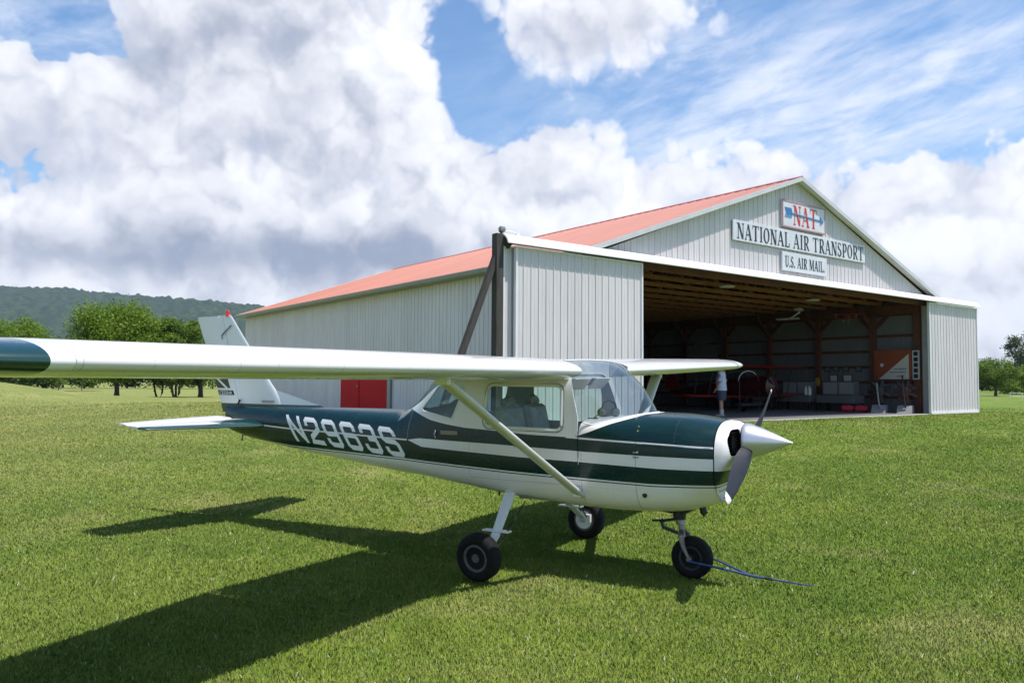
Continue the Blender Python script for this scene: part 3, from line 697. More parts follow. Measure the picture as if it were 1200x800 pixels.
def board(name, lab, u0, u1, z0, z1, border=None):
    S_ = thing(name, lab, 'sign', hw((u0+u1)/2, -.275, (z0+z1)/2), HT, 'signs on the hangar gable')
    w2, h2 = (u1-u0)/2, (z1-z0)/2
    MB().box((0, -.03, 0), (2*w2, .05, 2*h2)).build('board', M_sign, S_, bevel=.006)
    if border:
        b = MB(); e = .05
        b.box((0, -.052, h2-e/2), (2*w2, .03, e)); b.box((0, -.052, -h2+e/2), (2*w2, .03, e)); b.box((w2-e/2, -.052, 0), (e, .03, 2*h2-2*e-.002)); b.box((-w2+e/2, -.052, 0), (e, .03, 2*h2-2*e-.002)); b.build('border', border, S_)
    return S_, w2, h2
M_border = mat('sign_border', (.45, .25, .30), .5)
S1, w2, h2 = board('wall_sign', 'white sign with red letters NAT pierced by a blue arrow, highest on the gable', 7.93, 10.33, 6.0, 6.87, M_border)
lettering('NAT', -.62, .70, -.31, .31, -.055).build('lettering', M_sred, S1)
b = MB(); b.beam((-.95, -.0600, .045), (-.60, -.0600, .03), .018, .045); b.beam((-.60, -.071, .03), (.95, -.071, -.015), .012, .04)
b.prism([(.86, .11), (1.08, -.02), (.86, -.15), (.93, -.015)], -.076, -.055)
for i in range(5):
    x = -1.07+i*.075; b.prism([(x, .20), (x+.05, .20), (x+.11, .05), (x+.06, .05)], -.066, -.055); b.prism([(x, -.12), (x+.05, -.12), (x+.11, .03), (x+.06, .03)], -.066, -.055)
b.build('arrow', M_sblue, S1)
S2, w2, h2 = board('wall_sign', 'long white sign reading NATIONAL AIR TRANSPORT in black, across the middle of the gable', 5.49, 12.77, 5.305, 5.915)
words('NATIONAL AIR TRANSPORT', -3.47, 3.52, -.235, .225, -.055, M_ink, S2)
S3, w2, h2 = board('wall_sign', 'small white sign reading U.S. AIR MAIL, lowest on the gable', 7.91, 10.38, 4.625, 5.22)
words('U.S. AIR MAIL.', -1.10, 1.10, -.17, .17, -.055, M_ink, S3)

# ------------------------------------------------------------------ AIRPLANE  (x forward, y left wing, z up; origin under the main axle)
AP = thing('light_airplane', 'white and dark green high wing light airplane parked on the grass, registration N2963S', 'airplane', (0, 0, 0))
AP.rotation_euler = (.0190, 0, 0)
ST = [(-4.50,1.10,1.375,1.26,.045,2.2,2.2,0),(-4.30,1.045,1.385,1.24,.085,2.3,2.3,0),(-4.0,.990,1.39,1.21,.125,2.4,2.3,0),(-3.2,.895,1.393,1.16,.225,2.6,2.4,0),
(-2.2,.80,1.397,1.11,.345,2.9,2.5,0),(-1.55,.745,1.40,1.08,.425,3.1,2.7,0),(-1.40,.735,1.455,1.08,.440,3.1,3.0,.05),(-1.2,.722,1.575,1.08,.460,3.2,4.0,.12),
(-.97,.70,1.76,1.08,.480,3.3,6,.15),(-.6,.665,1.79,1.08,.500,3.4,8,.15),(0,.605,1.79,1.08,.510,3.6,8,.13),(.63,.572,1.79,1.08,.500,3.6,8,.13)]
ST2 = [(.64,.572,1.375,1.05,.500,3.6,6,0),(.9,.570,1.40,1.05,.50,3.4,4.5,0),(1.17,.575,1.435,1.05,.495,3.2,3.2,0),(1.45,.595,1.43,1.06,.485,3.0,2.9,0),(1.65,.640,1.412,1.07,.470,2.8,2.8,0),(1.82,.70,1.385,1.08,.440,2.6,2.7,0)]
NB = [(1.82,.70,1.385,1.08,.440,2.6,2.7,0),(1.88,.735,1.378,1.08,.425,2.5,2.6,0),(1.925,.785,1.362,1.085,.395,2.5,2.5,0),(1.95,.84,1.335,1.10,.35,2.4,2.5,0),(1.962,.90,1.30,1.11,.29,2.4,2.4,0)]
def herm(Tb, x):
    Tb = np.array(Tb, float); Xs = Tb[:, 0]; x = min(max(x, Xs[0]), Xs[-1]); i = min(max(int(np.searchsorted(Xs, x))-1, 0), len(Xs)-2)
    hh = Xs[i+1]-Xs[i]; tt = (x-Xs[i])/hh; Dl = (Tb[1:]-Tb[:-1])/(Xs[1:]-Xs[:-1])[:, None]
    def sl(k):
        if k == 0: return Dl[0]
        if k == len(Xs)-1: return Dl[-1]
        a, b = Dl[k-1], Dl[k]; return np.where(a*b > 0, 2*a*b/(a+b+1e-12*np.sign(a+b+1e-30)), 0)
    m0, m1 = sl(i), sl(i+1)
    return (2*tt**3-3*tt**2+1)*Tb[i]+(tt**3-2*tt**2+tt)*hh*m0+(-2*tt**3+3*tt**2)*Tb[i+1]+(tt**3-tt**2)*hh*m1
def params(x): return herm(ST, x) if x <= .635 else herm(ST2, x)
def fside(x, z):
    _, zb, zt, zm, w, nb, n2, tum = params(x)
    if z < zm: r = (zm-z)/(zm-zb); n = nb
    else: r = (z-zm)/(zt-zm); n = n2
    r = min(r, 1); y = w*(1-r**n)**(1/n)
    return y*(1-tum*r) if z > zm else y
def ftop(x, y):
    _, zb, zt, zm, w, nb, n2, tum = params(x)
    r = min(abs(y)/w, 1); return zm+(zt-zm)*(1-r**n2)**(1/n2)
def ring(P, N=72, off=0):
    x, zb, zt, zm, w, nb, n2, tum = P; R = []
    for k in range(N):
        a = 2*pi*(k+.5)/N; c_, s_ = cos(a), sin(a); n = n2 if s_ > 0 else nb
        y = w*math.copysign(abs(c_)**(2/n), c_); q = abs(s_)**(2/n); z = zm+(zt-zm)*q if s_ > 0 else zm-(zm-zb)*q
        if s_ > 0: y *= 1-tum*q
        xx = x
        if x > .45 and z > 1.36 and x < .635: xx = x-(z-1.36)*.27*(x-.45)/.18        # door pillar leans back
        R.append((xx, y, z))
    return R
# livery by height along the hull
PIN = [(-4.5,1.0),(-4.18,.983),(-3.191,.935),(-2.3,.925),(-1.408,.915),(-.094,.872),(.562,.856),(1.312,.843),(1.95,.860)]
BB = [(-1.30,1.12),(-1.108,1.06),(.046,1.022),(.69,1.01),(1.355,.993),(1.96,.995)]
CC = [(-1.30,1.12),(-1.149,1.142),(-.216,1.127),(.69,1.103),(1.243,1.094),(1.96,1.090)]
TH = [(-4.5,1.18),(-3.772,1.172),(-3.246,1.152),(-2.312,1.138),(-1.285,1.119),(-1.27,1.9),(.49,1.9),(.50,1.223),(1.217,1.2),(1.85,1.179),(1.96,1.178)]
WW = [(-1.60,1.60),(-1.45,1.455),(-1.32,1.425),(-1.239,1.405),(-1.118,1.364),(-.998,1.325),(-.8,1.292),(-.59,1.268),(-.292,1.255),(.127,1.231),(.58,1.222),(.726,1.272),(.926,1.352),(1.10,1.405),(1.22,1.45),(1.24,1.9)]
m, t, b = newmat('hull_livery'); c = coords(t); x, y, z = sep(t, c)
FC = lambda P: fcurve(t, x, P, -5, 2.5, 0, 2)
pin, zB, zC, zT, zW = FC(PIN), FC(BB), FC(CC), FC(TH), FC(WW)
wh = z.lt(pin+.018)                                  # white belly
wh = wh.mx(z.gt(zB)*z.lt(zC)*x.gt(-1.29))            # broad white stripe
wh = wh.mx((z-zT).ab().lt(.0075))                    # fine white line
wh = wh.mx(z.gt(zW)*x.gt(-1.60)*x.lt(1.235))         # white cabin
yn = (y.ab()/.478).mn(1.0)
wh = wh.mx((x-((yn**2.3)*-.50+1.175)).lt(.062)*z.gt(1.26)*x.gt(.56)*(y.ab().lt(.47)))
wh = wh.mx(x.gt(1.828)*z.gt(zB))                     # nose bowl
wh = wh*(1-(z-pin).ab().lt(.0045))                   # pinstripe
dirt = noise(t, vmul(t, c, (1, 1, 3)), 3.0, 6, .65)
wcol = mixc(t, dirt.smooth(.45, .75)*.35+z.smooth(.75, .55)*.25*dirt, (.80, .755, .76), (.60, .55, .50))
gcol = mixc(t, dirt.smooth(.3, .7), (.0016, .019, .020), (.003, .028, .028))
seam = (x-1.17).ab().lt(.0022)*z.lt(1.44)
seam = seam.mx((x-.665).ab().lt(.002)*z.lt(1.22)).mx((x+.52).ab().lt(.0018)*z.lt(1.22)*z.gt(.8)).mx((x-1.828).ab().lt(.0022)).mx((x+1.62).ab().lt(.0018)).mx((x+2.6).ab().lt(.0018)).mx((x+3.5).ab().lt(.0018)).mx((z-.80).ab().lt(.0016)*x.gt(-.52)*x.lt(.665)).mx((x-1.50).ab().lt(.0022)*z.gt(1.2))
col = mixc(t, wh, gcol, wcol); col = mixc(t, seam*.6, col, (.06, .06, .055))
riv = ((z*230.0)._m('SINE').gt(.4))*(((x*2.6)._m('FRACT')-.5).ab().lt(.0085))*x.lt(1.16)
riv = riv.mx(((x*210.0)._m('SINE').gt(.4))*((z-pin+.055).ab().lt(.0033)).mx(((x*210.0)._m('SINE').gt(.4))*((z-zB-.02).ab().lt(.0033))))
col = mixc(t, riv*.22, col, (.12, .12, .12))
t.links.new(col.s, b.inputs['Base Color']); b.inputs['Coat Weight'].default_value = .15; b.inputs['Coat Roughness'].default_value = .05; b.inputs['Specular IOR Level'].default_value = .30
t.links.new((dirt*.2+.16).s, b.inputs['Roughness'])
rv = (noise(t, c, 2.3, 2, .5)*.9+noise(t, c, 9, 2, .5)*.25); bn = t.nodes.new('ShaderNodeBump'); bn.inputs['Strength'].default_value = .35; bn.inputs['Distance'].default_value = .012
t.links.new(rv.s, bn.inputs['Height']); t.links.new(bn.outputs[0], b.inputs['Normal'])
M_hull = m

N_ = 72
xs = list(np.linspace(-4.5, -1.6, 26))+list(np.linspace(-1.55, .45, 34))+[.49, .53, .57, .60, .63]
xd = [.64, .70, .78, .86, .95, 1.04, 1.12, 1.17]
rings = [ring(herm(ST, q), N_) for q in xs]; ringd = [ring(herm(ST2, q), N_) for q in xd]
tailcap = [(-4.52, r[1]*.35, 1.26+(r[2]-1.26)*.6) for r in rings[0]]
b = MB(); vs = [tailcap]+rings+ringd; n0 = len(vs); flat = [p for r in vs for p in r]; fs = []
jump = len(rings)                                      # index of last cabin ring
for i in range(n0-1):
    for k in range(N_):
        if i == jump:                                   # from cabin to deck: keep only where both lie on the hull side
            z1 = min(vs[i][k][2], vs[i][(k+1) % N_][2], vs[i+1][k][2], vs[i+1][(k+1) % N_][2])
            if max(vs[i][k][2], vs[i][(k+1) % N_][2]) > 1.345: continue
        a = i*N_+k; q = i*N_+(k+1) % N_; fs.append((a, q, q+N_, a+N_))
fs.append(tuple(range(N_-1, -1, -1)))
b.add(flat, fs); fus = b.build('fuselage', [M_hull, M_inner], AP, smooth=False)
# remove the deck top under the windshield so the cabin opens forward of the pillars only down to the panel
def solid(o, th, matoff=0):
    md = o.modifiers.new('s', 'SOLIDIFY'); md.thickness = th; md.offset = -1; md.use_rim = True; md.material_offset = matoff; apply_mods(o)
def cut(o, cutters):
    for cobj in cutters:
        md = o.modifiers.new('b', 'BOOLEAN'); md.operation = 'DIFFERENCE'; md.object = cobj; md.solver = 'EXACT'
    nv = len(o.data.vertices); apply_mods(o)
    for cobj in cutters: bpy.data.objects.remove(cobj)
    print('cut', o.name, nv, len(o.data.vertices))
def smooth(o, ang=35):
    for p in o.data.polygons: p.use_smooth = True
    try: o.data.set_sharp_from_angle(angle=radians(ang))
    except Exception as e: print(e)
def rrect(pts, r=.05, n=5):
    """round the corners of a polygon"""
    out = []; L = len(pts)
    for i in range(L):
        p0, p, p1 = Vector(pts[i-1]), Vector(pts[i]), Vector(pts[(i+1) % L]); a = (p0-p).normalized(); c_ = (p1-p).normalized()
        rr = min(r, (p0-p).length*.45, (p1-p).length*.45); A_, B_ = p+a*rr, p+c_*rr
        for k in range(n+1):
            s = k/n; q = A_*(1-s)**2+p*2*s*(1-s)+B_*s**2; out.append((q.x, q.y))
    return out
WIN = rrect([(-.345, 1.30), (.452, 1.292), (.440, 1.662), (-.325, 1.667)], .055)
QW = rrect([(-1.135, 1.425), (-.745, 1.350), (-.62, 1.66), (-.935, 1.66)], .03)
cuts = [MB().prism(WIN, -.8, .8).build('c', None, AP), MB().prism(QW, -.8, .8).build('c', None, AP)]
# rear window on the sloping cabin back
cuts.append(MB().prism([(-1.475, 1.405), (-1.30, 1.455), (-1.12, 1.56), (-.97, 1.66), (-.97, 2.0), (-1.475, 2.0)], -.395, .395).build('c', None, AP))
solid(fus, .012, 1); cut(fus, cuts); smooth(fus, 30)
# cowling and nose bowl
xc = [1.172, 1.2, 1.25, 1.32, 1.4, 1.48, 1.56, 1.63, 1.70, 1.76, 1.80, 1.826]
b = MB(); b.loft([ring(herm(ST2, q), N_) for q in xc], caps=False); cow = b.build('cowling', [M_hull, M_dark], AP); solid(cow, .006, 1); smooth(cow)
def sl_(r): return [(p[0]-max(0, 1.13-p[2])*.42*(p[0]-1.828)/.134, p[1], p[2]) for p in r]
b = MB(); rr = [sl_(ring(herm(NB, q), N_)) for q in (1.828, 1.85, 1.88, 1.90, 1.92, 1.935, 1.945, 1.955, 1.962)]; b.loft(rr, caps=False)
nn = len(b.v); b.add([(1.966, 0, 1.16)], []); b.f += [((len(rr)-1)*N_+k, (len(rr)-1)*N_+(k+1) % N_, nn) for k in range(N_)]; b.mi += [0]*N_
bowl = b.build('nose_bowl', [M_hull, M_dark], AP); solid(bowl, .008, 1)
cs_ = []
for s in (-1, 1):
    pl = rrect([(s*.11, 1.095), (s*.375, 1.115), (s*.375, 1.24), (s*.27, 1.325), (s*.11, 1.325)], .05)
    cs_.append(MB().prism(pl, 1.84, 2.1, axis='X').build('c', None, AP))
cs_.append(MB().prism(rrect([(-.11, .935), (.11, .935), (.11, 1.01), (-.11, 1.01)], .02), 1.84, 2.1, axis='X').build('c', None, AP))
cut(bowl, cs_); smooth(bowl)
# engine seen through the inlets
eg = MB()
for s in (-1, 1):
    for k in range(8): eg.box((1.74, s*.24, 1.085+.024*k), (.15, .19, .009))
    eg.lathe([(1.66, .05), (1.80, .055)], 'X', 12, (0, s*.25, 1.17))
eg.box((1.60, 0, 1.10), (.10, .60, .40)); eg.build('engine', M_dark, AP)
# windshield surface
def Bp(q):
    y = .478*q; x = 1.175-.50*abs(q)**2.3; return Vector((x, y, ftop(x, y)-.004 if abs(q) < .97 else 1.352))
def Tp(q): return Vector((.765-.045*q*q, .462*q, 1.872-.022*q*q))
nq, ns_ = 35, 12; vs = []
for j in range(ns_+4):
    s = j/ns_
    for i in range(nq):
        if s > 1:
            q = max(-1, min(1, -1+2*(i-1)/(nq-3))); f = (s-1)/.25; vs.append(Tp(q).lerp(Vector((.50, .49*q, 1.912-.012*q*q)), f)+Vector((0, 0, .012*sin(pi*f)))); continue
        if i in (0, nq-1):
            sd = -1 if i == 0 else 1; vs.append(Vector((.655-.115*s, sd*(.499-.035*s), 1.352+.405*s))); continue
        q = -1+2*(i-1)/(nq-3); p = Bp(q).lerp(Tp(q), s); bul = .040*sin(pi*s); p += Vector((bul*(1-q*q*.6), bul*q*.25, bul*.6)); vs.append(p)
fs = [(j*nq+i, j*nq+i+1, (j+1)*nq+i+1, (j+1)*nq+i) for j in range(ns_+3) for i in range(nq-1)]
ws = MB().add(vs, fs).build('windshield', M_wsglass, AP, smooth=True)
b = MB(); b.tube([Bp(q)+Vector((.010*(1-abs(q)), 0, .003)) for q in np.linspace(-1, 1, 33)], .010, 8, flat=.8); b.build('windshield_frame', M_white, ws, smooth=True)
b = MB(); b.tube([Vector((.50, .49*q, 1.914-.012*q*q)) for q in np.linspace(-1, 1, 17)], .010, 8, flat=.7); b.build('windshield_top_frame', M_white, ws, smooth=True)
# panes
def pane(name, poly, side, inset=.007, m=M_glass, off=0):
    xs_ = [p[0] for p in poly]; x0, x1 = min(xs_), max(xs_); bm = bmesh.new()
    f = bm.faces.new([bm.verts.new((p[0], 0, p[1])) for p in poly])
    for i in range(1, 14):
        bmesh.ops.bisect_plane(bm, geom=bm.verts[:]+bm.edges[:]+bm.faces[:], plane_co=(x0+(x1-x0)*i/14, 0, 0), plane_no=(1, 0, 0))
    z0, z1 = min(p[1] for p in poly), max(p[1] for p in poly)
    for i in range(1, 8):
        bmesh.ops.bisect_plane(bm, geom=bm.verts[:]+bm.edges[:]+bm.faces[:], plane_co=(0, 0, z0+(z1-z0)*i/8), plane_no=(0, 0, 1))
    for v in bm.verts: v.co.y = side*(fside(v.co.x, v.co.z)-inset)
    me = bpy.data.meshes.new(name); bm.to_mesh(me); bm.free(); o = link(name, me, m, AP)
    for p in me.polygons: p.use_smooth = True
    return o
def hullpts(poly, side, off): return [Vector((p[0], side*(fside(p[0], p[1])+off), p[1])) for p in poly]
def grow(poly, d):
    cx_ = sum(p[0] for p in poly)/len(poly); cz_ = sum(p[1] for p in poly)/len(poly); L = len(poly); out = []
    for i in range(L):
        a = Vector(poly[(i+1) % L])-Vector(poly[i-1]); nrm = Vector((a.y, -a.x)).normalized(); p = Vector(poly[i])
        if nrm.dot(p-Vector((cx_, cz_))) < 0: nrm = -nrm
        out.append(tuple(p+nrm*d))
    return out
for s in (-1, 1):
    w_ = pane('door_window', WIN, s)
    f = hullpts(grow(WIN, .014), s, .002); MB().tube(f+[f[0]], .012, 6, caps=False).build('window_frame', M_white, w_, smooth=True)
    f = hullpts(grow(WIN, .034), s, .000); MB().tube(f+[f[0]], .003, 5, caps=False).build('window_seal', M_black, w_)
    w_ = pane('quarter_window', QW, s); f = hullpts(grow(QW, .008), s, .001); MB().tube(f+[f[0]], .007, 6, caps=False).build('window_frame', M_white, w_, smooth=True)
    MB().tube([(-.0, s*(fside(0, 1.12)+.004), 1.12), (-.0, s*(fside(0, 1.12)+.022), 1.12), (.0, s*(fside(0, 1.12)+.022), 1.12)], .006, 6).build('door_hinge_pin', M_steel, AP)
vs = []; 
for j in range(9):
    x = -1.472+.505*j/8
    for i in range(13): y = -.392+.784*i/12; vs.append((x, y, ftop(x, y)+.003))
MB().add(vs, [(j*13+i, j*13+i+1, (j+1)*13+i+1, (j+1)*13+i) for j in range(8) for i in range(12)]).build('rear_window', M_glass, AP, smooth=True)
# door handle, plates on the right side
for s in (-1, 1):
    y = lambda x, z: s*(fside(x, z)+.003)
    MB().box((-.76, y(-.76, 1.213), 1.213), (.20, .006, .038)).build('name_plate', mat('dull_gold', (.24, .20, .17), .4, metal=.4), AP)
    MB().tube([(-.93, s*(fside(-.93, 1.2)+.002), 1.16), (-.93, s*(fside(-.93, 1.2)+.02), 1.19), (-.93, s*(fside(-.93, 1.2)+.002), 1.23)], .007, 6).build('door_handle', M_alu, AP)
for px_, z_ in ((1.18, 1.335), (1.18, 1.30), (1.19, 1.125), (.60, 1.25), (.60, 1.228), (.60, 1.24)):
    MB().lathe([(0, .008), (.004, .007)], 'Y', 8, (px_, -(fside(px_, z_)+.004), z_)).build('fastener', M_alu, AP)
for z_ in (1.118, 1.08): MB().tube([(1.15, -(fside(1.17, z_)+.002), z_), (1.20, -(fside(1.17, z_)+.004), z_)], .006, 6).build('cowl_latch', M_steel, AP)
MB().tube([(x, -(fside(x, 1.19)+.002), 1.197-.03*(x-1.2)) for x in (1.23, 1.5, 1.80)], .0045, 5).build('cowl_hinge', M_alu, AP)
MB().lathe([(0, .022), (.012, .018)], 'Y', 12, (1.24, -fside(1.24, .76)-.006, .76)).build('drain_port', M_black, AP)
# registration letters
REG = {'N': [[(0,0),(0,1)], [(0,1),(1,0)], [(1,0),(1,1)]],
 '2': [[(0,.76),(0,.90),(.14,1),(.86,1),(1,.90),(1,.60),(.12,.22),(0,.0),(1,0)]],
 '9': [[(1,.5),(.14,.47),(0,.57),(0,.90),(.14,1),(.86,1),(1,.90),(1,.10),(.86,0),(.14,0),(0,.10),(0,.22)]],
 '6': [[(1,.77),(1,.90),(.86,1),(.14,1),(0,.90),(0,.10),(.14,0),(.86,0),(1,.10),(1,.43),(.86,.53),(0,.53)]],
 '3': [[(0,.77),(0,.90),(.14,1),(.86,1),(1,.90),(1,.60),(.88,.51),(.42,.51)], [(.88,.51),(1,.42),(1,.10),(.86,0),(.14,0),(0,.10),(0,.22)]],
 'S': [[(1,.78),(1,.90),(.86,1),(.14,1),(0,.90),(0,.63),(.14,.53),(.86,.50),(1,.40),(1,.10),(.86,0),(.14,0),(0,.10),(0,.22)]]}
def regmap(xx, zz, side):
    """xx metres along from the aft edge, zz 0..1 up"""
    x = -3.285+xx+(1-zz)*.225; zb = 1.008-.044*(x+2.95); z = zb+zz*.285
    return x, z
for side in (-1, 1):
    mb = MB(); SW = .050; gi = 0
    for li, chh in enumerate('N2963S'):
        for path in REG[chh]:
            P = [Vector((p[0]*(.235-SW)+SW/2+li*.305, p[1])) for p in path]; k = .285
            # mitred ribbon in (x metres, z metres)
            Q = [Vector((p.x, p.y*(k-SW)+SW/2)) for p in P]; Lf, Rt = [], []
            for i, p in enumerate(Q):
                d0 = (p-Q[i-1]).normalized() if i else None; d1 = (Q[i+1]-p).normalized() if i < len(Q)-1 else None
                if d0 is None: d0 = d1
                if d1 is None: d1 = d0
                nn = Vector((-(d0+d1).y, (d0+d1).x)).normalized(); cs2 = max(.5, nn.dot(Vector((-d1.y, d1.x))))
                e = Vector((0, 0))
                if chh == 'N' or i in (0, len(Q)-1): e = (-d1 if i == 0 else d1)*SW*(.5 if chh == 'N' or True else 0)*(1 if path[i][1] in (0, 1) or path[i][0] in (0, 1) else .2)
                if chh != 'N' and i in (0, len(Q)-1): e = (-d1 if i == 0 else d1)*.012
                if chh == 'N' and path[0][0] != path[-1][0]: e = Vector((0, 0))
                Lf.append(p+e+nn*SW/2/cs2); Rt.append(p+e-nn*SW/2/cs2)
            gi += 1; off = .0022+.0003*(gi % 3)
            for i in range(len(Q)-1):
                n = max(1, int((Q[i+1]-Q[i]).length/.03)); vv = []
                for j in range(n+1):
                    for q in (Lf[i].lerp(Lf[i+1], j/n), (Lf[i].lerp(Lf[i+1], j/n)+Rt[i].lerp(Rt[i+1], j/n))/2, Rt[i].lerp(Rt[i+1], j/n)):
                        xx, zz = regmap(q.x if side < 0 else q.x, q.y/k, side)
                        if side > 0: xx2, _ = regmap(1.76-q.x, q.y/k, side); xx = xx2
                        vv.append((xx, side*(fside(xx, zz)+off), zz))
                ff = []
                for j in range(n): ff += [(3*j, 3*j+1, 3*j+4, 3*j+3), (3*j+1, 3*j+2, 3*j+5, 3*j+4)]
                mb.add(vv, ff)
    mb.build('registration_letters', mat('letter_white', (.72, .73, .73), .4, var=.05), AP)

# ---- wings
def foil(n=26, th=.12, cam=.02, a=0.0, bnd=1.0):
    """closed NACA style outline from a to bnd chord, list of (xc, zc)"""
    yt = lambda x: 5*th*(.2969*sqrt(max(x, 0))-.1260*x-.3516*x*x+.2843*x**3-.1015*x**4)
    yc = lambda x: cam/.16*(.8*x-x*x) if x < .4 else cam/.36*((1-.8)+.8*x-x*x)
    X = [a+(bnd-a)*(1-cos(pi*i/n))/2 for i in range(n+1)]
    up_ = [(x, yc(x)+yt(x)) for x in X]; lo_ = [(x, yc(x)-yt(x)) for x in X]
    return up_[::-1]+(lo_[1:] if a == 0 else lo_)
def wsec(y):
    """leading edge x, chord, z at leading edge, thickness factor"""
    ay = abs(y)
    if ay <= 2.35: le, ch = .682, 1.63
    else: f = (ay-2.35)/(5.15-2.35); le = .682-.085*f; ch = 1.63-.50*f
    z = 1.808+.0125*max(ay-.5, 0); return le, ch, z
def wing_loft(ys, s, a=0.0, bnd=1.0, n=26, inc=.02):
    R = []
    for y in ys:
        le, ch, z = wsec(y); R.append([(le-xc*ch, s*y, z+zc*ch*(1+.20*min(max(y-2.35, 0)/2.8, 1))-inc*xc*ch) for xc, zc in foil(n, a=a, bnd=bnd)])
    return R
m, t, b = newmat('wing_skin'); c = coords(t); x, y, z = sep(t, c)
dirt = noise(t, vmul(t, c, (1, 2, 1)), 2.2, 6, .65); col = mixc(t, dirt.smooth(.45, .8)*.3, (.68, .67, .66), (.52, .49, .45))
sm = None
for yy in (1.2, 2.0, 2.75, 3.5, 4.2, 4.97):
    q = (y.ab()-yy).ab().lt(.0018); sm = q if sm is None else sm.mx(q)
sm = sm.mx((x+.02).ab().lt(.0015)); col = mixc(t, sm*.45, col, (.1, .1, .1))
rv_ = ((y*248.0)._m('SINE').gt(.55))*((x-.46).ab().lt(.0035).mx((x-.25).ab().lt(.0035)).mx((x+.06).ab().lt(.0035)))
rv2 = ((x*200.0)._m('SINE').gt(.45))*(((y.ab()*2.9)._m('FRACT')-.5).ab().lt(.011)); col = mixc(t, rv_.mx(rv2)*.28, col, (.15, .15, .15)); t.links.new(col.s, b.inputs['Base Color'])
t.links.new((dirt*.2+.14).s, b.inputs['Roughness']); b.inputs['Coat Weight'].default_value = .6; b.inputs['Coat Roughness'].default_value = .08
bn = t.nodes.new('ShaderNodeBump'); bn.inputs['Strength'].default_value = .25; bn.inputs['Distance'].default_value = .01; t.links.new(noise(t, c, 3.5, 2, .5).s, bn.inputs['Height']); t.links.new(bn.outputs[0], b.inputs['Normal'])
M_wing = m
for s in (-1, 1):
    b = MB(); b.loft(wing_loft([.50, 1.0, 1.7, 2.35, 3.2, 4.1, 5.00], s, 0, .76)); wo = b.build('wing', M_wing, AP, smooth=True, autos=55)
    if s < 0: wo['label'] = 'near wing reaching out of the photo to the left'
    b = MB(); b.loft(wing_loft([.52, 1.4, 2.34], s, .765, 1.0, 8)); b.build('flap', M_wing, wo, smooth=True, autos=28)
    b = MB(); b.loft(wing_loft([2.36, 3.5, 4.92], s, .765, 1.0, 8)); b.build('aileron', M_wing, wo, smooth=True, autos=28)
    # tip cap: droops and closes to the outer edge
    R = []
    for k in range(11):
        f = k/10; y = 5.002+.56*sin(f*pi/2); le, ch, z = wsec(y); e = max(1-f**2.4, .0); kk = sqrt(max(e, .0006)) if f < 1 else .02
        dle = .16*(1-kk); r = []
        for xc, zc in foil(26):
            th_ = kk
            r.append((le-dle*ch-xc*ch*(1-.30*(1-kk)), s*y, z+.0+zc*ch*th_*1.2+.03*(1-kk)-.02*xc*ch))
        R.append(r)
    b = MB(); b.loft(R); tip = b.build('wing_tip', None, wo, smooth=True, autos=50)
    if s < 0:
        m, t, bb = newmat('wing_tip_paint'); c = coords(t); x, y, z = sep(t, c)
        grn = (y.ab()-5.10-(.60-x).ab()*.10).gt(0); cc_ = mixc(t, grn, (.75, .75, .74), (.003, .036, .030)); t.links.new(cc_.s, bb.inputs['Base Color']); bb.inputs['Roughness'].default_value = .22; bb.inputs['Coat Weight'].default_value = 1; bb.inputs['Coat Roughness'].default_value = .05
        tip.data.materials.append(m); tip['label'] = 'dark green wing tip'
    else:
        m, t, bb = newmat('wing_tip_band'); c = coords(t); x, y, z = sep(t, c)
        grn = (y-5.03).ab().lt(.05); cc_ = mixc(t, grn, (.75, .75, .74), (.10, .10, .10)); t.links.new(cc_.s, bb.inputs['Base Color']); bb.inputs['Roughness'].default_value = .3; bb.inputs['Coat Weight'].default_value = .5
        tip.data.materials.append(m); tip['label'] = 'white wing tip with a grey band'
    # wing root fairing block between wing and cabin, strut, strut cuff
    lo_ = Vector((.62, s*.485, .735)); hi_ = Vector((.38, s*2.16, 1.735)); d = (hi_-lo_)
    b = MB(); R = []
    for f in (-.02, .0, .5, .97, 1.0):
        p = lo_+d*f; ch = .115 if f < .97 else .13
        R.append([(p.x+ch*(.5-q[0])*1.0, p.y+q[1]*ch*d.normalized().z*s*-1.0, p.z+q[1]*ch*abs(d.normalized().y)) for q in foil(10, th=.38, cam=0)])
    b.loft(R); st_ = b.build('wing_strut', mat('strut_paint', (.60, .60, .57), .35, var=.06, coat=.3), AP, smooth=True, autos=30)
    b = MB(); b.box((lo_.x-.01, lo_.y-s*.005, lo_.z-.015), (.08, .02, .05)); b.box((hi_.x-.0, hi_.y+s*.02, hi_.z+.01), (.12, .05, .06)); b.build('strut_fitting', M_white, st_, bevel=.008)
# fixed centre section over the cabin
b = MB(); b.loft([[(.685-xc*1.63, y, 1.80+zc*1.63-.02*xc*1.63+(.004)) for xc, zc in foil(18, a=.11, bnd=.985)] for y in (-.4985, -.25, 0, .25, .4985)])
b.build('cabin_roof', M_wing, AP, smooth=True, autos=28)
# air vents in the leading edges, pitot, landing light lens
for s in (-1, 1):
    MB().lathe([(0, .013), (.004, .012)], 'X', 10, (.675, s*.66, 1.808)).build('air_vent', M_black, AP)
for y_ in (-.18, .15): MB().tube([(-1.0+.0, y_, 1.86), (-1.25, y_, 2.0)], .004, 5).build('antenna', M_black, AP)
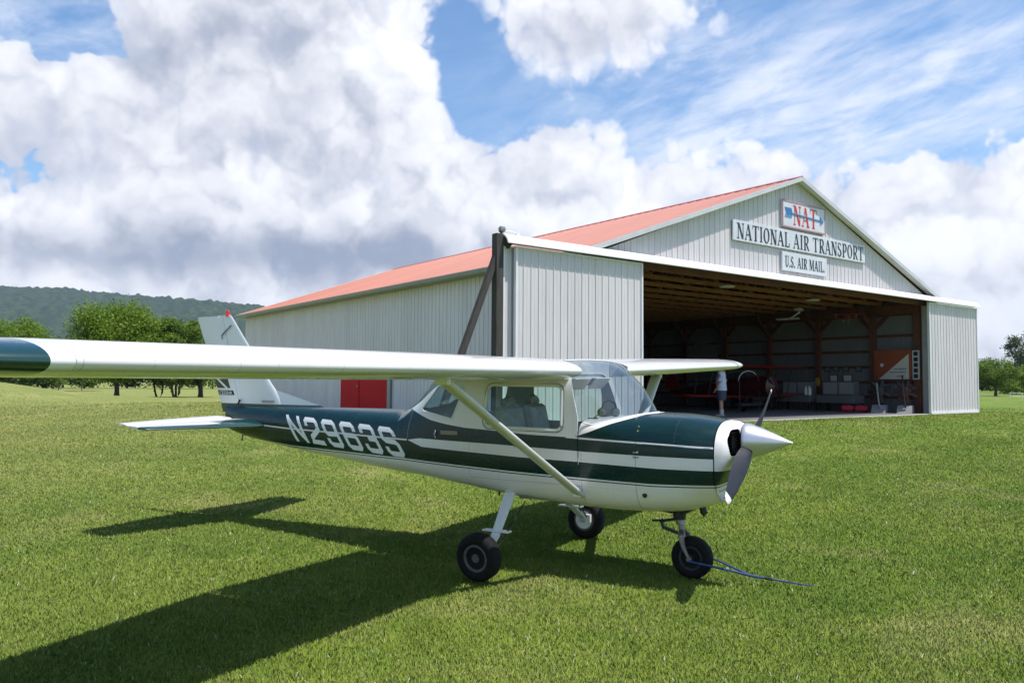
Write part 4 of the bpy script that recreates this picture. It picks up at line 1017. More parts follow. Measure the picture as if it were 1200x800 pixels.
# ---- tail
def tailsurf(secs, th=.10, n=12, vertical=False):
    R = []
    for (p, xle, ch, q) in secs:
        r = []
        for xc, zc in foil(n, th=th, cam=0):
            r.append((xle-xc*ch, zc*ch+q if vertical else p, p if vertical else q+zc*ch))
        R.append(r)
    return R
m, t, bb = newmat('fin_livery'); c = coords(t); x, y, z = sep(t, c)
gr = z.lt(1.412-.0*(x))                           # green base
xr = x-((z-1.376)*-.428-4.618)                    # distance forward of the trailing edge
blk = (z.gt(1.60)*z.lt(1.83)*xr.lt(.27)*xr.gt(-.1))
diag = ((xr-.20+(z-1.60)*1.15).ab().lt(.026))*z.gt(1.60)
blk = blk*(1-diag); bar = z.gt(1.512)*z.lt(1.572)*xr.lt(.31)
cc_ = mixc(t, gr, (.66, .68, .68), (.003, .032, .034)); cc_ = mixc(t, blk.mx(bar), cc_, (.004, .010, .022))
hl = (x-((z-1.376)*-.30-4.27)).ab().lt(.004)*z.gt(1.44); cc_ = mixc(t, hl*.5, cc_, (.1, .1, .1))
t.links.new(cc_.s, bb.inputs['Base Color']); bb.inputs['Roughness'].default_value = .3; bb.inputs['Coat Weight'].default_value = .5; M_fin = m
FIN = [(1.36, -3.46, .80, 0), (1.45, -3.54, .74, 0), (1.60, -3.665, .645, 0), (1.685, -3.745, .59, 0), (2.10, -4.10, .42, 0), (2.50, -4.44, .28, 0), (2.525, -4.47, .24, 0)]
RUD = [(1.30, -4.21, .385, 0), (1.40, -4.21, .42, 0), (1.685, -4.28, .46, 0), (2.10, -4.46, .455, 0), (2.48, -4.655, .435, 0), (2.515, -4.67, .42, 0)]
b = MB(); b.loft(tailsurf(FIN, .075, vertical=True)); fin = b.build('vertical_fin', M_fin, AP, smooth=True, autos=35)
b = MB(); b.loft(tailsurf(RUD, .072, vertical=True)); rud = b.build('rudder', M_fin, AP, smooth=True, autos=35)
b = MB(); b.add([(-2.83, 0, 1.388), (-3.72, -.026, 1.375), (-3.72, .026, 1.375), (-3.78, -.012, 1.62), (-3.78, .012, 1.62), (-3.69, 0, 1.595)], [(0, 1, 3, 5), (0, 5, 4, 2), (3, 4, 5), (1, 2, 4, 3), (0, 2, 1)]); b.build('dorsal_fillet', M_fin, fin, smooth=True)
MB().lathe([(2.505, .030), (2.53, .025), (2.54, .023), (2.575, .021), (2.588, .008)], 'Z', 16, (-4.52, 0, 0)).build('beacon', M_red, AP, smooth=True)
b = MB(); b.beam((-4.43, -.026, 2.39), (-4.60, -.026, 2.27), .004, .013); b.beam((-4.60, -.026, 2.27), (-4.60, -.024, 2.22), .004, .010); b.build('fin_antenna', M_dark, fin)
def flat_text(body, size, mtx, m, name, parent):
    cu = bpy.data.curves.new('t', 'FONT'); cu.body = body; cu.size = size; cu.extrude = .001; cu.align_x = 'CENTER'
    o = bpy.data.objects.new('t', cu); COL.objects.link(o); me = evalmesh(o); bpy.data.objects.remove(o); bpy.data.curves.remove(cu)
    me.transform(mtx); return link(name, me, m, parent)
RX = Matrix(((1, 0, 0, 0), (0, 0, -1, 0), (0, 1, 0, 0), (0, 0, 0, 1)))
flat_text('CESSNA', .062, Matrix.Translation((-4.515, -.026, 1.520))@RX@Matrix.Diagonal((1.05, 1, 1, 1)), M_sign, 'tail_lettering', rud)
MB().box((-3.76, -.036, 1.445), (.20, .004, .030), rz=-.03).build('name_plate', mat('plate_grey', (.30, .30, .31), .4, metal=.2), fin)
MB().tube([(-4.25, -.03, 1.46), (-4.27, -.045, 1.40)], .012, 6).build('rudder_hinge', M_black, rud)
def tilt(Rg): return [[(p[0], p[1], p[2]+.095*(-p[0]-4.0)) for p in r] for r in Rg]
# stabiliser and elevators
m, t, bb = newmat('stabiliser_paint'); c = coords(t); x, y, z = sep(t, c)
gg = (x-(-3.66-(y.ab())*.255+.0)).gt(-.055-.0*y.ab()).mx((y.ab().lt(.62))*x.gt(-4.1)*(x+y.ab()*.5).gt(-4.0))
cc_ = mixc(t, gg, (.66, .66, .66), (.004, .042, .040)); t.links.new(cc_.s, bb.inputs['Base Color']); bb.inputs['Roughness'].default_value = .28; bb.inputs['Coat Weight'].default_value = .6
for s in (-1, 1):
    b = MB(); S_ = [(s*.03, -3.64, .68, 1.195), (s*.8, -3.82, .50, 1.195), (s*1.40, -3.965, .36, 1.195), (s*1.49, -4.00, .32, 1.195), (s*1.52, -4.06, .24, 1.195)]; b.loft(tilt(tailsurf(S_, .10))); b.build('stabiliser', m, AP, smooth=True, autos=35)
    b = MB(); S_ = [(s*.09, -4.325, .31, 1.195), (s*.8, -4.325, .27, 1.195), (s*1.40, -4.33, .20, 1.195), (s*1.50, -4.335, .17, 1.195)]; b.loft(tilt(tailsurf(S_, .085))); b.build('elevator', M_wing, AP, smooth=True, autos=35)
MB().tube([(-4.22, 0, 1.04), (-4.24, 0, .97), (-4.25, 0, .955)], .012, 6).build('tie_down_ring', M_steel, AP)
# ---- spinner, propeller
b = MB(); pr = [(1.972, .150)]+[(1.985+.375*f, .150*(1-f**1.25)**.98*(1-.0*f)+.0015) for f in np.linspace(0, 1, 20)]; b.lathe(pr, 'X', 40, (0, 0, 1.213)); b.build('spinner', mat('polished_spinner', (.62, .61, .64), .36, metal=.8, var=.03, vscale=3), AP, smooth=True, autos=50)
MB().lathe([(1.955, .13), (1.972, .152)], 'X', 32, (0, 0, 1.213)).build('spinner_backplate', M_dark, AP, smooth=True)
for s in (-1, 1):
    dirv = Vector((0, .886*s, .463*s)).normalized(); ch_dir0 = Vector((1, 0, 0)); tang = Vector((1, 0, 0)).cross(dirv).normalized()
    R = []; pc = Vector((2.02, 0, 1.213)); fr = [.10, .15, .22, .32, .45, .58, .70, .80, .85, .872]
    chs = [.09, .105, .125, .145, .150, .140, .122, .100, .078, .035]
    for rr_, chd in zip(fr, chs):
        tw = radians(52-38*(rr_-.1)/.77); cdv = (tang*cos(tw)+ch_dir0*sin(tw)).normalized(); nv = dirv.cross(cdv)
        th_ = .13 if rr_ > .3 else .22
        R.append([pc+dirv*rr_+cdv*chd*(.45-xc)+nv*zc*chd for xc, zc in foil(10, th=th_, cam=.03)])
    b = MB(); b.loft(R); bl = b.build('propeller_blade', [M_prop, M_trim], AP, smooth=True, autos=40)
    k = len(foil(10)); 
    for p in bl.data.polygons:
        if (Vector(p.center)-pc).dot(dirv) > .79: p.material_index = 1
# ---- landing gear
def wheel(name, c, r, w, lean=0, brake=0, parent=AP, rimm=None):
    M = Matrix.Rotation(lean, 3, 'X'); h_ = w/2; rr = r*.52
    pr = [(-h_*.72, rr), (-h_*.95, rr+.02), (-h_, r*.76), (-h_*.86, r*.92), (-h_*.5, r*.99), (0, r), (h_*.5, r*.99), (h_*.86, r*.92), (h_, r*.76), (h_*.95, rr+.02), (h_*.72, rr)]
    o = MB().lathe(pr, 'Y', 40, c, M=M).build(name, M_tyre, parent, smooth=True, autos=60)
    pr = [(-h_*.80, .010), (-h_*.80, .035), (-h_*.45, .040), (-h_*.35, rr*.55), (-h_*.45, rr*.80), (-h_*.82, rr*.92), (-h_*.84, rr+.012), (-h_*.7, rr+.016), (h_*.7, rr+.016), (h_*.84, rr+.012), (h_*.82, rr*.92), (h_*.45, rr*.80), (h_*.35, rr*.55), (h_*.45, .040), (h_*.80, .035), (h_*.80, .010)]
    rm = MB().lathe(pr, 'Y', 32, c, M=M).build('rim', rimm or M_rim, o, smooth=True, autos=35)
    nb = MB()
    for k in range(6):
        a = pi*k/3
        for e in (-1, 1): nb.lathe([(e*h_*.34, .009), (e*h_*.52, .009)], 'Y', 6, Vector(c)+M@Vector((cos(a)*rr*.62, 0, sin(a)*rr*.62)))
    nb.build('wheel_bolt', M_steel, rm)
    if brake:
        q = MB().lathe([(brake*h_*.75, rr*.3), (brake*h_*.75, rr*.90), (brake*h_*.95, rr*.88), (brake*h_*.95, rr*.3)], 'Y', 24, c, M=M); q.box(Vector(c)+Vector((.06, brake*h_*1.15, .03)), (.07, .05, .08)); q.build('brake_disc', M_trim, o)
    return o
for s in (-1, 1):
    yw = 1.115 if s < 0 else 1.02; c = (-.005, s*yw, .235 if s < 0 else .205); wo = wheel('main_wheel', c, .204, .150, -s*.06, brake=-s)
    b = MB(); a_ = [(-.135, s*.36, .67, .125), (-.120, s*.44, .615, .12), (-.080, s*.62, .480, .105), (-.040, s*.80, .345, .092), (-.010, s*(yw-.10), .245, .085)]
    R = []
    for i, (x, y, z, w2) in enumerate(a_):
        q0 = Vector(a_[max(i-1, 0)][:3]); q1 = Vector(a_[min(i+1, len(a_)-1)][:3]); dd_ = (q1-q0).normalized(); nx_ = Vector((1, 0, 0)); ny_ = dd_.cross(nx_).normalized(); p = Vector((x, y, z)); e = w2/2; tk = .011
        R.append([p+nx_*e*cx2+ny_*tk*cy2 for cx2, cy2 in ((1, 0), (.85, 1), (-.85, 1), (-1, 0), (-.85, -1), (.85, -1))])
    b.loft(R); leg = b.build('gear_leg', M_white, AP, smooth=False)
    MB().box((-.055, s*.745, .385), (.27, .08, .014)).build('step', M_white, leg, bevel=.004)
    MB().tube([(.0, s*(yw-.13), .22), (0, s*(yw-.04), c[2])], .028, 10).build('axle', M_steel, leg)
    MB().tube([(.03, s*.38, .60), (.06, s*.60, .50), (.05, s*.86, .30), (.05, s*(yw-.1), .24)], .006, 6).build('brake_line', M_black, leg)
wheel('nose_wheel', (1.497, 0, .180), .182, .125, 0, rimm=M_dark)
b = MB(); b.tube([(1.37, 0, .68), (1.385, 0, .52), (1.40, 0, .46)], .042, 12); b.tube([(1.40, 0, .47), (1.41, 0, .36)], .027, 12); ng = b.build('nose_strut', M_steel, AP, smooth=True)
b = MB(); b.lathe([(.50, .055), (.56, .06)], 'Z', 12, (1.385, 0, 0)); b.build('strut_collar', M_dark, ng)
for s in (-1, 1):
    b = MB(); b.tube([(1.41, s*.02, .40), (1.425, s*.085, .37), (1.45, s*.094, .27), (1.497, s*.092, .18)], [.028, .030, .026, .020], 10, flat=.7); b.lathe([(s*.08, .024), (s*.11, .022)], 'Y', 12, (1.497, 0, .18)); b.build('nose_fork', mat('worn_fork', (.20, .17, .15), .5, metal=.4, var=.5, vscale=18), ng, smooth=True)
b = MB(); b.beam((1.36, 0, .50), (1.22, 0, .47), .04, .022); b.beam((1.22, 0, .47), (1.24, 0, .41), .04, .02); b.beam((1.235, 0, .415), (1.40, 0, .37), .04, .022); b.tube([(1.22, -.03, .47), (1.22, .03, .47)], .014, 8); b.tube([(1.15, -.05, .475), (1.30, -.05, .49)], .010, 8); b.build('torque_link', M_dark, ng)
b = MB(); b.tube([(1.36, -.05, .58), (1.12, -.10, .62)], .008, 6); b.tube([(1.36, .05, .58), (1.10, .10, .62)], .008, 6); b.tube([(1.34, -.06, .56), (.98, -.07, .60), (.92, -.07, .57)], .007, 6); b.build('steering_rod', M_dark, ng)
b = MB(); b.tube([(1.62, -.12, .72), (1.64, -.12, .60), (1.66, -.12, .585)], [.032, .03, .03], 12); b.build('exhaust_pipe', M_dark, AP, smooth=True)
MB().box((1.33, -.0, .60), (.36, .26, .045)).build('cowl_outlet', M_dark, AP, bevel=.01)
MB().tube([(1.84, -.12, .75), (1.86, -.12, .70)], .022, 8).build('oil_breather', M_dark, AP)
MB().tube([(-.30, -.30, .655), (-.30, -.30, .62)], .01, 6).build('drain_valve', M_dark, AP)
# ---- cabin interior
b = MB(); b.box((.84, 0, 1.15), (.05, .80, .34)); b.box((.90, 0, 1.335), (.16, .80, .012)); ip = b.build('instrument_panel', M_black, AP)
for s in (-1, 1):
    y = s*.24; b = MB(); b.tube([(.84, y, 1.20), (.62, y, 1.20)], .012, 8); b.tube([(.62, y-.13, 1.27), (.61, y-.12, 1.20), (.62, y, 1.18), (.61, y+.12, 1.20), (.62, y+.13, 1.27)], .014, 8); b.build('control_yoke', M_black, AP)
    b = MB(); b.box((.10, y, .86), (.46, .42, .16)); b.box((.10, y, .70), (.36, .30, .16)); b.box((-.17, y, 1.17), (.12, .42, .62), M=Matrix.Rotation(-.22, 3, 'Y')); st2 = b.build('seat', M_seat, AP, bevel=.04)
    MB().tube([(-.24, y-.08, 1.50), (-.22, y, 1.53), (-.24, y+.08, 1.50)], .045, 8).build('headrest', M_seat, st2, smooth=True)
b = MB(); b.box((-.66, 0, .98), (.46, .84, .42)); b.build('baggage_cover', M_seat, AP, bevel=.05)
b = MB(); b.tube([(.30, -.42, 1.70), (.30, 0, 1.71), (.30, .42, 1.70)], .02, 6); b.box((.52, -.22, 1.69), (.012, .34, .13), M=Matrix.Rotation(.7, 3, 'Y')); b.box((.52, .22, 1.69), (.012, .34, .13), M=Matrix.Rotation(.7, 3, 'Y')); b.build('sun_visor', M_cream, AP)
b = MB(); b.box((.73, -.22, 1.352), (.26, .34, .012)); b.build('glare_shield', M_black, AP)
# headset lying on the dash (held by nothing, a thing of its own)
hs_ = thing('headset', 'black pilot headset with two pale ear cups lying on the dash behind the windshield', 'headset', (.80, -.22, 1.385), .6)
for i, (x, y) in enumerate(((-.06, 0), (.07, .03))):
    e = MB().lathe([(-.025, .022), (-.02, .033), (.02, .036), (.03, .025)], 'Y', 16, (x, y, .045)); eo = e.build('ear_cup', mat('ear_cup_grey', (.11, .14, .13), .4, var=.1), hs_, smooth=True)
    MB().lathe([(.022, .042), (.040, .040)], 'Y', 14, (x, y, .045)).build('cushion', M_black, eo, smooth=True)
MB().tube([(-.06, 0, .08), (-.05, .01, .13), (0, .02, .155), (.06, .03, .13), (.07, .03, .08)], .011, 8).build('headband', M_black, hs_, smooth=True)
MB().tube([(-.09, .0, .03), (-.14, -.03, .0), (-.12, -.10, -.005), (-.2, -.05, -.005)], .005, 6).build('microphone_boom', M_black, hs_)
# blue tow strap from the nose axle
tb = thing('tow_rope', 'blue doubled tow rope tied to the nose wheel and trailing on the grass', 'rope', (1.50, -.11, .16))
o3 = Vector((1.50, -.11, .16))
p_end = Vector((2.47, .135, .030)); pj = Vector((2.00, .03, .075))
def rp(pts): return [Vector(p)-o3 for p in pts]
MB().tube(rp([(1.50, -.115, .165), (1.68, -.085, .140), (1.86, -.02, .105), pj, (2.12, .06, .062), (2.30, .10, .045), p_end]), [.0095, .0095, .0095, .013, .009, .007, .005], 8).build('strand', M_blue, tb, smooth=True)
MB().tube(rp([(1.50, .115, .18), (1.68, .10, .158), (1.84, .06, .118), pj, (2.10, .055, .066)]), .0085, 8).build('strand', M_blue, tb, smooth=True)
MB().tube(rp([(1.80, -.03, .125), (1.82, -.025, .118)]), .012, 8).build('clip', M_steel, tb); MB().tube(rp([(2.10, .055, .066), (2.16, .068, .060)]), .013, 8).build('knot', M_dark, tb)

# ------------------------------------------------------------------ things inside the hangar
def inh(name, label, cat, u, v, z=0, rz=0, group=None): return thing(name, label, cat, hw(u, v, z), HT+rz, group)
# red biplane with its nose to the door opening
def biplane(name, label, u, v, rz, span=5.6, k=1.0):
    g = inh(name, label, 'airplane', u, v, 0, rz, 'small red airplanes parked in the hangar')
    b = MB(); R = []
    for x, r, z in ((-3.6, .05, .75), (-2.6, .16, .78), (-1.4, .28, .85), (-.3, .36, .95), (.6, .40, .98), (1.2, .42, .98), (1.55, .36, .98)):
        R.append([(x, r*.85*cos(2*pi*i/16), z+r*sin(2*pi*i/16)) for i in range(16)])
    b.loft(R); b.build('fuselage', M_hulld, g, smooth=True)
    for z, c, nm, dx in ((1.76, 1.0, 'upper_wing', .35), (.54, .95, 'lower_wing', 0)):
        R = [[(dx+c*(.5-xc), y, z+zc*c+.02*abs(y)*(nm == 'lower_wing')) for xc, zc in foil(8, th=.10)] for y in (-span/2, -1.5, 0, 1.5, span/2)]
        w_ = MB().loft(R).build(nm, M_redwing, g, smooth=True)
    for s in (-1, 1):
        for x in (-.15, .55): MB().tube([(x, s*span*.36, .68), (x+.2, s*span*.36, 1.66)], .025, 6).build('interplane_strut', M_dark, g)
        MB().tube([(.7, s*.2, 1.3), (.6, s*.45, 1.66)], .02, 6).build('cabane_strut', M_dark, g)
        MB().lathe([(-.06, .08), (-.07, .2), (0, .24), (.07, .2), (.06, .08)], 'Y', 18, (.8, s*.75, .24)).build('wheel', M_tyre, g)
        MB().tube([(.75, s*.25, .68), (.8, s*.70, .25)], .03, 6).build('gear_leg', M_dark, g)
    b = MB(); b.prism([(-3.65, .8), (-3.0, .85), (-3.3, 1.45), (-3.6, 1.55), (-3.85, 1.3), (-3.85, .85)], -.02, .02); b.build('tail_fin', M_rdark, g)
    MB().box((-3.3, 0, .85), (.55, 2.1, .03)).build('tailplane', M_rdark, g)
    b = MB(); b.tube([(1.66, -.5, 1.45), (1.66, 0, .98), (1.66, .5, .5)], [.03, .06, .03], 8, flat=.4); b.build('propeller', M_dark, g)
    MB().lathe([(1.5, .40), (1.58, .41), (1.62, .30), (1.72, .05)], 'X', 20, (0, 0, .98)).build('nose_ring', M_hulld, g, smooth=True)
    MB().prism([(-.55, 1.22), (-.25, 1.5), (.1, 1.52), (.35, 1.28)], -.25, .25).build('canopy', M_wsglass, g)
    return g
biplane('biplane', 'dark red biplane in the middle of the hangar, right of the standing person', 13.1, 5.3, -1.57, 7.0)
biplane('biplane', 'dark red biplane deep in the hangar, left of the standing person', 6.6, 9.2, -1.9, 6.4)
g = inh('white_canopy_frame', 'curved white and red canopy hoop behind the standing person', 'canopy', 11.9, 3.9, 0, .2)
b = MB(); b.tube([(-.9*cos(pi*i/16), 0, 1.15+.42*sin(pi*i/16)) for i in range(17)], .018, 8); b.build('hoop', M_lightw, g, smooth=True)
MB().tube([(.9*cos(pi*i/16), 0, 1.15+.42*sin(pi*i/16)) for i in range(5)], .024, 8).build('hoop_end', M_rdark, g)
b = MB()
for x in (-.8, .9): b.tube([(x, 0, 0), (x, 0, 1.2)], .02, 6)
b.box((0, 0, .3), (1.8, .3, .08)); b.build('cradle', M_dark, g)
# workbenches with glass cabinets along the right wall
for k, (v, lab) in enumerate(((4.85, 'grey bench with a glass fronted cabinet, left of the wall post with the yellow sign'), (2.95, 'grey bench with a glass fronted cabinet, right of the wall post with the yellow sign'))):
    g = inh('workbench', lab, 'bench', HW-.95, v, 0, 0, 'benches along the right hangar wall')
    MB().box((0, 0, .48), (.85, 1.6, .30)).build('bench_top', M_wgrey, g, bevel=.01)
    for x in (-.36, .36):
        for y in (-.74, .74): MB().box((x, y, .16), (.08, .08, .32)).build('leg', M_dark, g)
    MB().box((.22, .1, .92), (.36, 1.4, .56)).build('cabinet', M_wgrey, g, bevel=.01)
    for y in (-.25, .45): MB().box((.03, y, .92), (.02, .60, .46)).build('cabinet_door', M_cream if False else M_panel_in, g, bevel=.004)
for k in range(2):
    o = MB().lathe([(0, .07), (.26, .075), (.30, .03), (.36, .028), (.37, .028)], 'Z', 12, (0, 0, 0)).build('white_jug', M_trim, None, smooth=True); o.location = hw(HW-1.25, 4.30-.16*k, .635); tag(o, ('white jug on the left bench, nearer the wall post' if k else 'white jug on the left bench, farther from the wall post'), 'jug', 'white jugs on the bench')
for k, v in enumerate((4.02, 3.62, 3.18, 2.62)):
    g = inh('picture_frame', ('small dark framed picture on the right wall, leftmost of the row of four', 'small framed picture on the right wall, second from the left in the row of four', 'small framed picture on the right wall, third from the left in the row of four', 'small framed picture on the right wall, nearest the door in the row of four')[k], 'picture', HW-.06, v, 1.72, 0, 'row of framed pictures on the right wall')
    MB().box((-.02, 0, 0), (.03, .26, .22)).build('frame', M_dark, g); MB().box((-.038, 0, 0), (.01, .20, .16)).build('print', M_wgrey, g)
for k, (v, w_, mt, lab) in enumerate(((3.72, .30, M_cream, 'pale poster above the right bench, left one of two'), (3.1, .34, M_cream, 'bright paper poster above the right bench, right one of two'))):
    g = inh('poster', lab, 'poster', HW-.08, v, 1.34, 0, 'posters above the bench'); MB().box((-.02, 0, 0), (.02, w_+.08, .30)).build('backing', M_dark, g); MB().box((-.036, 0, 0), (.012, w_, .24)).build('print', mt, g)
o = MB().box((0, 0, 0), (.03, .18, .34)).build('wall_sign', M_yel, None, bevel=.004); o.location = hw(HW-.27, 4.38, 1.18); o.rotation_euler = (0, 0, HT); tag(o, 'small yellow notice on the wooden post in the hangar', 'sign')
for k, (u, v) in enumerate(((15.75, 2.15), (15.98, 1.72))):
    gsc = .62; g = inh('duffel_bag', ('red duffel bag on the hangar floor, left one of two', 'red duffel bag on the hangar floor, right one of two')[k], 'bag', u, v, 0, -.9, 'red bags on the floor'); g.scale = (.62,)*3
    MB().tube([(-.42, 0, .20), (-.34, 0, .22), (0, 0, .25), (.34, 0, .22), (.42, 0, .20)], [.10, .19, .22, .19, .10], 12, flat=1).build('bag', mat('red_canvas', (.38, .012, .03), .7, var=.3, vscale=8), g, smooth=True)
    MB().tube([(-.2, 0, .42), (-.1, 0, .52), (.1, 0, .52), (.2, 0, .42)], .018, 6).build('handle', M_black, g)
# board with white triangle and the frame with dark cells
g = inh('display_board', 'orange brown board with a white lettered triangle hung beside the door post', 'board', HW-.30, 1.08, 0, 0)
MB().box((0, 0, 1.87), (.05, 1.5, 1.16)).build('board', M_orboard, g)
b = MB(); b.prism([(.55, 1.30), (-.65, 1.30), (-.65, 2.28)], -.05, -.034, axis='X'); b.build('white_triangle', M_cream, g)
b = MB()
for i, (y0, y1, z) in enumerate(((-.55, .0, 1.70), (-.52, .12, 1.57), (-.45, -.12, 1.42))): 
    for j in range(int((y1-y0)/.07)): b.box((-.056, y0+.07*j+.02, z), (.006, .045, .05))
b.build('small_lettering', M_wgrey, g)
MB().lathe([(0, .075), (.02, .07)], 'X', 16, (-.045, .42, 1.86)).build('round_badge', M_panel, g)
g = inh('photo_strip', 'tall narrow frame of five dark panes hung beside the red door post', 'frame', HW-.30, .17, 0, 0)
MB().box((0, 0, 1.85), (.04, .26, 1.12)).build('frame', M_lightw, g)
for i in range(5): MB().box((-.024, 0, 1.42+.215*i), (.01, .16, .16)).build('pane', M_black, g)
M_wgrey2 = mat('pale_stand_paint', (.26, .26, .27), .6, var=.2)
# two dark engine stands with pale skirts
for k, (u, v) in enumerate(((16.3, 1.12), (16.65, .30))):
    g = inh('engine_stand', ('dark engine on a pale based stand, left one under the triangle board', 'reddish dark engine on a pale based stand, right one under the triangle board')[k], 'engine', u, v, 0, .3, 'engines on stands by the right door post')
    MB().prism([(-.40, 0), (.40, 0), (.18, .30), (-.18, .30)], -.25, .25).build('base', M_wgrey2, g)
    b = MB(); b.lathe([(-.22, .10), (-.2, .20), (.15, .22), (.28, .12)], 'X', 14, (0, 0, .82)); b.box((0, 0, .5), (.16, .16, .5))
    for i in range(7):
        a = 2*pi*i/7; b.tube([(0, cos(a)*.18, .82+sin(a)*.18), (0, cos(a)*.42, .82+sin(a)*.42)], [.08, .065], 8)
    b.build('engine', mat('dark_engine_red', (.07, .03, .028), .6, metal=.3, var=.5, vscale=6) if k else M_dark, g, smooth=True, autos=30)
    MB().tube([(-.3, .05, 1.15), (-.28, .0, .5), (-.3, -.05, .2)], .03, 6).build('hose', M_wgrey2 if k == 0 else M_dark, g)
    MB().tube([(.1, .1, 1.0), (.12, .12, 1.45)], .03, 6).build('exhaust_stack', M_dark, g)
# blue storage chest, orange post crate, big drum fan
g = inh('storage_chest', 'dull blue green chest standing by the right hangar wall', 'chest', 16.3, 7.7, 0, 0); MB().box((0, 0, .75), (.9, 1.5, .62)).build('body', M_teal, g, bevel=.02); MB().box((0, 0, 1.08), (.94, 1.54, .05)).build('lid', M_dark, g); MB().box((0, 0, .22), (.8, 1.3, .44)).build('base', M_dark, g)
g = inh('drum_fan', 'large round dark drum fan on a stand deep in the hangar', 'fan', 15.4, 9.0, 0, .6)
MB().lathe([(-.25, .60), (-.25, .66), (.25, .66), (.25, .60)], 'X', 28, (0, 0, 2.3)).build('drum', M_dark, g, smooth=True, autos=40)
b = MB()
for i in range(4): a = i*pi/2; b.beam((0, 0, 2.3), (0, cos(a)*.55, 2.3+sin(a)*.55), .10, .02)
b.build('fan_blades', M_steel, g); b = MB(); b.beam((-.2, -.6, 0), (0, -.66, 2.3), .06, .06); b.beam((-.2, .6, 0), (0, .66, 2.3), .06, .06); b.box((0, 0, .04), (.8, 1.3, .06)); b.build('stand', M_dark, g)
# hanging models
g = inh('model_glider', 'white model airplane hanging nose down from the hangar roof', 'model airplane', 14.6, 3.6, 3.80, .1); g.scale = (.6, .6, .6)
b = MB(); b.tube([(-1.05, .3, -.30), (-.35, .12, -.1), (.42, 0, .28)], [.02, .035, .06], 8); b.build('fuselage', M_trim, g, smooth=True)
MB().box((.42, 0, .34), (.05, .12, .34), M=Matrix.Rotation(.5, 3, 'Y')).build('tail_fin', M_trim, g); MB().box((.36, .02, .46), (.35, .6, .025), M=Matrix.Rotation(.4, 3, 'Y')).build('tailplane', M_trim, g)
MB().box((-.75, .22, -.22), (.26, 1.6, .03), M=Matrix.Rotation(.3, 3, 'Y')).build('wing', M_lightw, g)
for x in (-.6, .4): MB().tube([(x, .1, -.1 if x < 0 else .3), (x, .1, .62)], .006, 4).build('hanging_wire', M_dark, g)
g = inh('model_biplane', 'red and pink model biplane hanging under the roof on the right', 'model airplane', 15.4, 1.9, 3.72, .8); g.scale = (.62, .62, .62)
b = MB(); b.tube([(-.75, 0, -.25), (0, 0, .0), (.5, 0, .12)], [.03, .10, .12], 10); b.build('fuselage', mat('pink_dope', (.42, .16, .15), .5), g, smooth=True)
for z, nm in ((.22, 'upper_wing'), (-.12, 'lower_wing')): MB().box((.18, 0, z), (.34, 1.7, .03), M=Matrix.Rotation(-.35, 3, 'Y')).build(nm, M_rdark, g)
for y in (-.6, .6): MB().tube([(.18, y, -.1), (.18, y, .2)], .012, 6).build('wing_strut', M_cream, g)
MB().box((-.72, 0, -.18), (.2, .6, .02)).build('tailplane', M_rdark, g); MB().prism([(-.85, -.22), (-.6, -.2), (-.75, .05)], -.01, .01).build('tail_fin', M_rdark, g)
for s in (-.15, .15): MB().tube([(.25, s, -.1), (.28, s, -.38)], .012, 6).build('gear_leg', M_cream, g)
MB().tube([(.1, 0, .2), (.1, 0, .62)], .006, 4).build('hanging_wire', M_dark, g)
for k, (u, v) in enumerate(((6.9, 1.0), (12.6, 1.6))):
    g = inh('ceiling_lamp', ('flat round white lamp under the trusses, left one', 'flat round white lamp under the trusses, right one')[k], 'lamp', u, v, 4.13, 0, 'lamps under the hangar trusses')
    MB().lathe([(0, .22), (.03, .25), (.07, .10), (.085, .03)], 'Z', 20, (0, 0, 0)).build('shade', M_lightw, g, smooth=True)
rk = None
for k, (u, v, lab) in enumerate(((10.4, 17.5, 'dark storage rack deep in the hangar, left of two'), (13.8, 16.5, 'dark storage rack deep in the hangar, right of two'))):
    g = inh('storage_rack', lab, 'rack', u, v, 0, .1*k, 'storage racks deep in the hangar')
    for x in (-1.3, 1.3): b = MB(); b.box((x, -.3, 1.2), (.06, .06, 2.4)); b.box((x, .3, 1.2), (.06, .06, 2.4)); b.box((x, 0, 2.38), (.05, .6, .05)); b.build('upright', M_dark, g)
    for z in (.4, 1.1, 1.8): MB().box((0, 0, z), (2.6, .66, .05)).build('shelf', M_girt, g)
    for i in range(6): MB().box((-1.0+.78*(i % 3)+.06*k, 0, .43+.7*(i//3)+.17), (.5, .45, .34)).build('bin', (M_wgrey, M_rdark, M_teal)[(i+k) % 3], g)
for k, (u, v, h_, lab) in enumerate(((14.6, 7.4, .75, 'dark tool chest on the floor behind the right red biplane'), (15.6, 5.9, .95, 'tall dark tool chest at the left end of the benches'))):
    g = inh('tool_chest', lab, 'tool chest', u, v, 0, .3*k, 'tool chests in the hangar')
    MB().box((0, 0, h_/2+.06), (.5, .8, h_)).build('cabinet', M_dark, g, bevel=.01)
    for i in range(4): MB().box((-.26, 0, .14+h_*(.12+.23*i)), (.02, .72, h_*.18)).build('drawer', M_wgrey if k else M_dark, g)
    for x in (-.2, .2):
        for y in (-.33, .33): MB().lathe([(-.015, .05), (.015, .05)], 'Y', 10, (x, y, .05)).build('caster', M_tyre, g)
g = inh('oil_drum', 'dark blue steel drum between the two stored biplanes', 'drum', 9.0, 7.6, 0, 0)
MB().lathe([(0, .29), (.02, .3), (.29, .3), (.30, .31), (.31, .3), (.58, .3), (.59, .31), (.60, .3), (.87, .3), (.88, .29)], 'Z', 24).build('drum', mat('drum_blue', (.02, .04, .09), .5, var=.3), g, smooth=True)
MB().lathe([(.88, .04), (.90, .04)], 'Z', 10, (.15, .1, 0)).build('bung', M_steel, g)
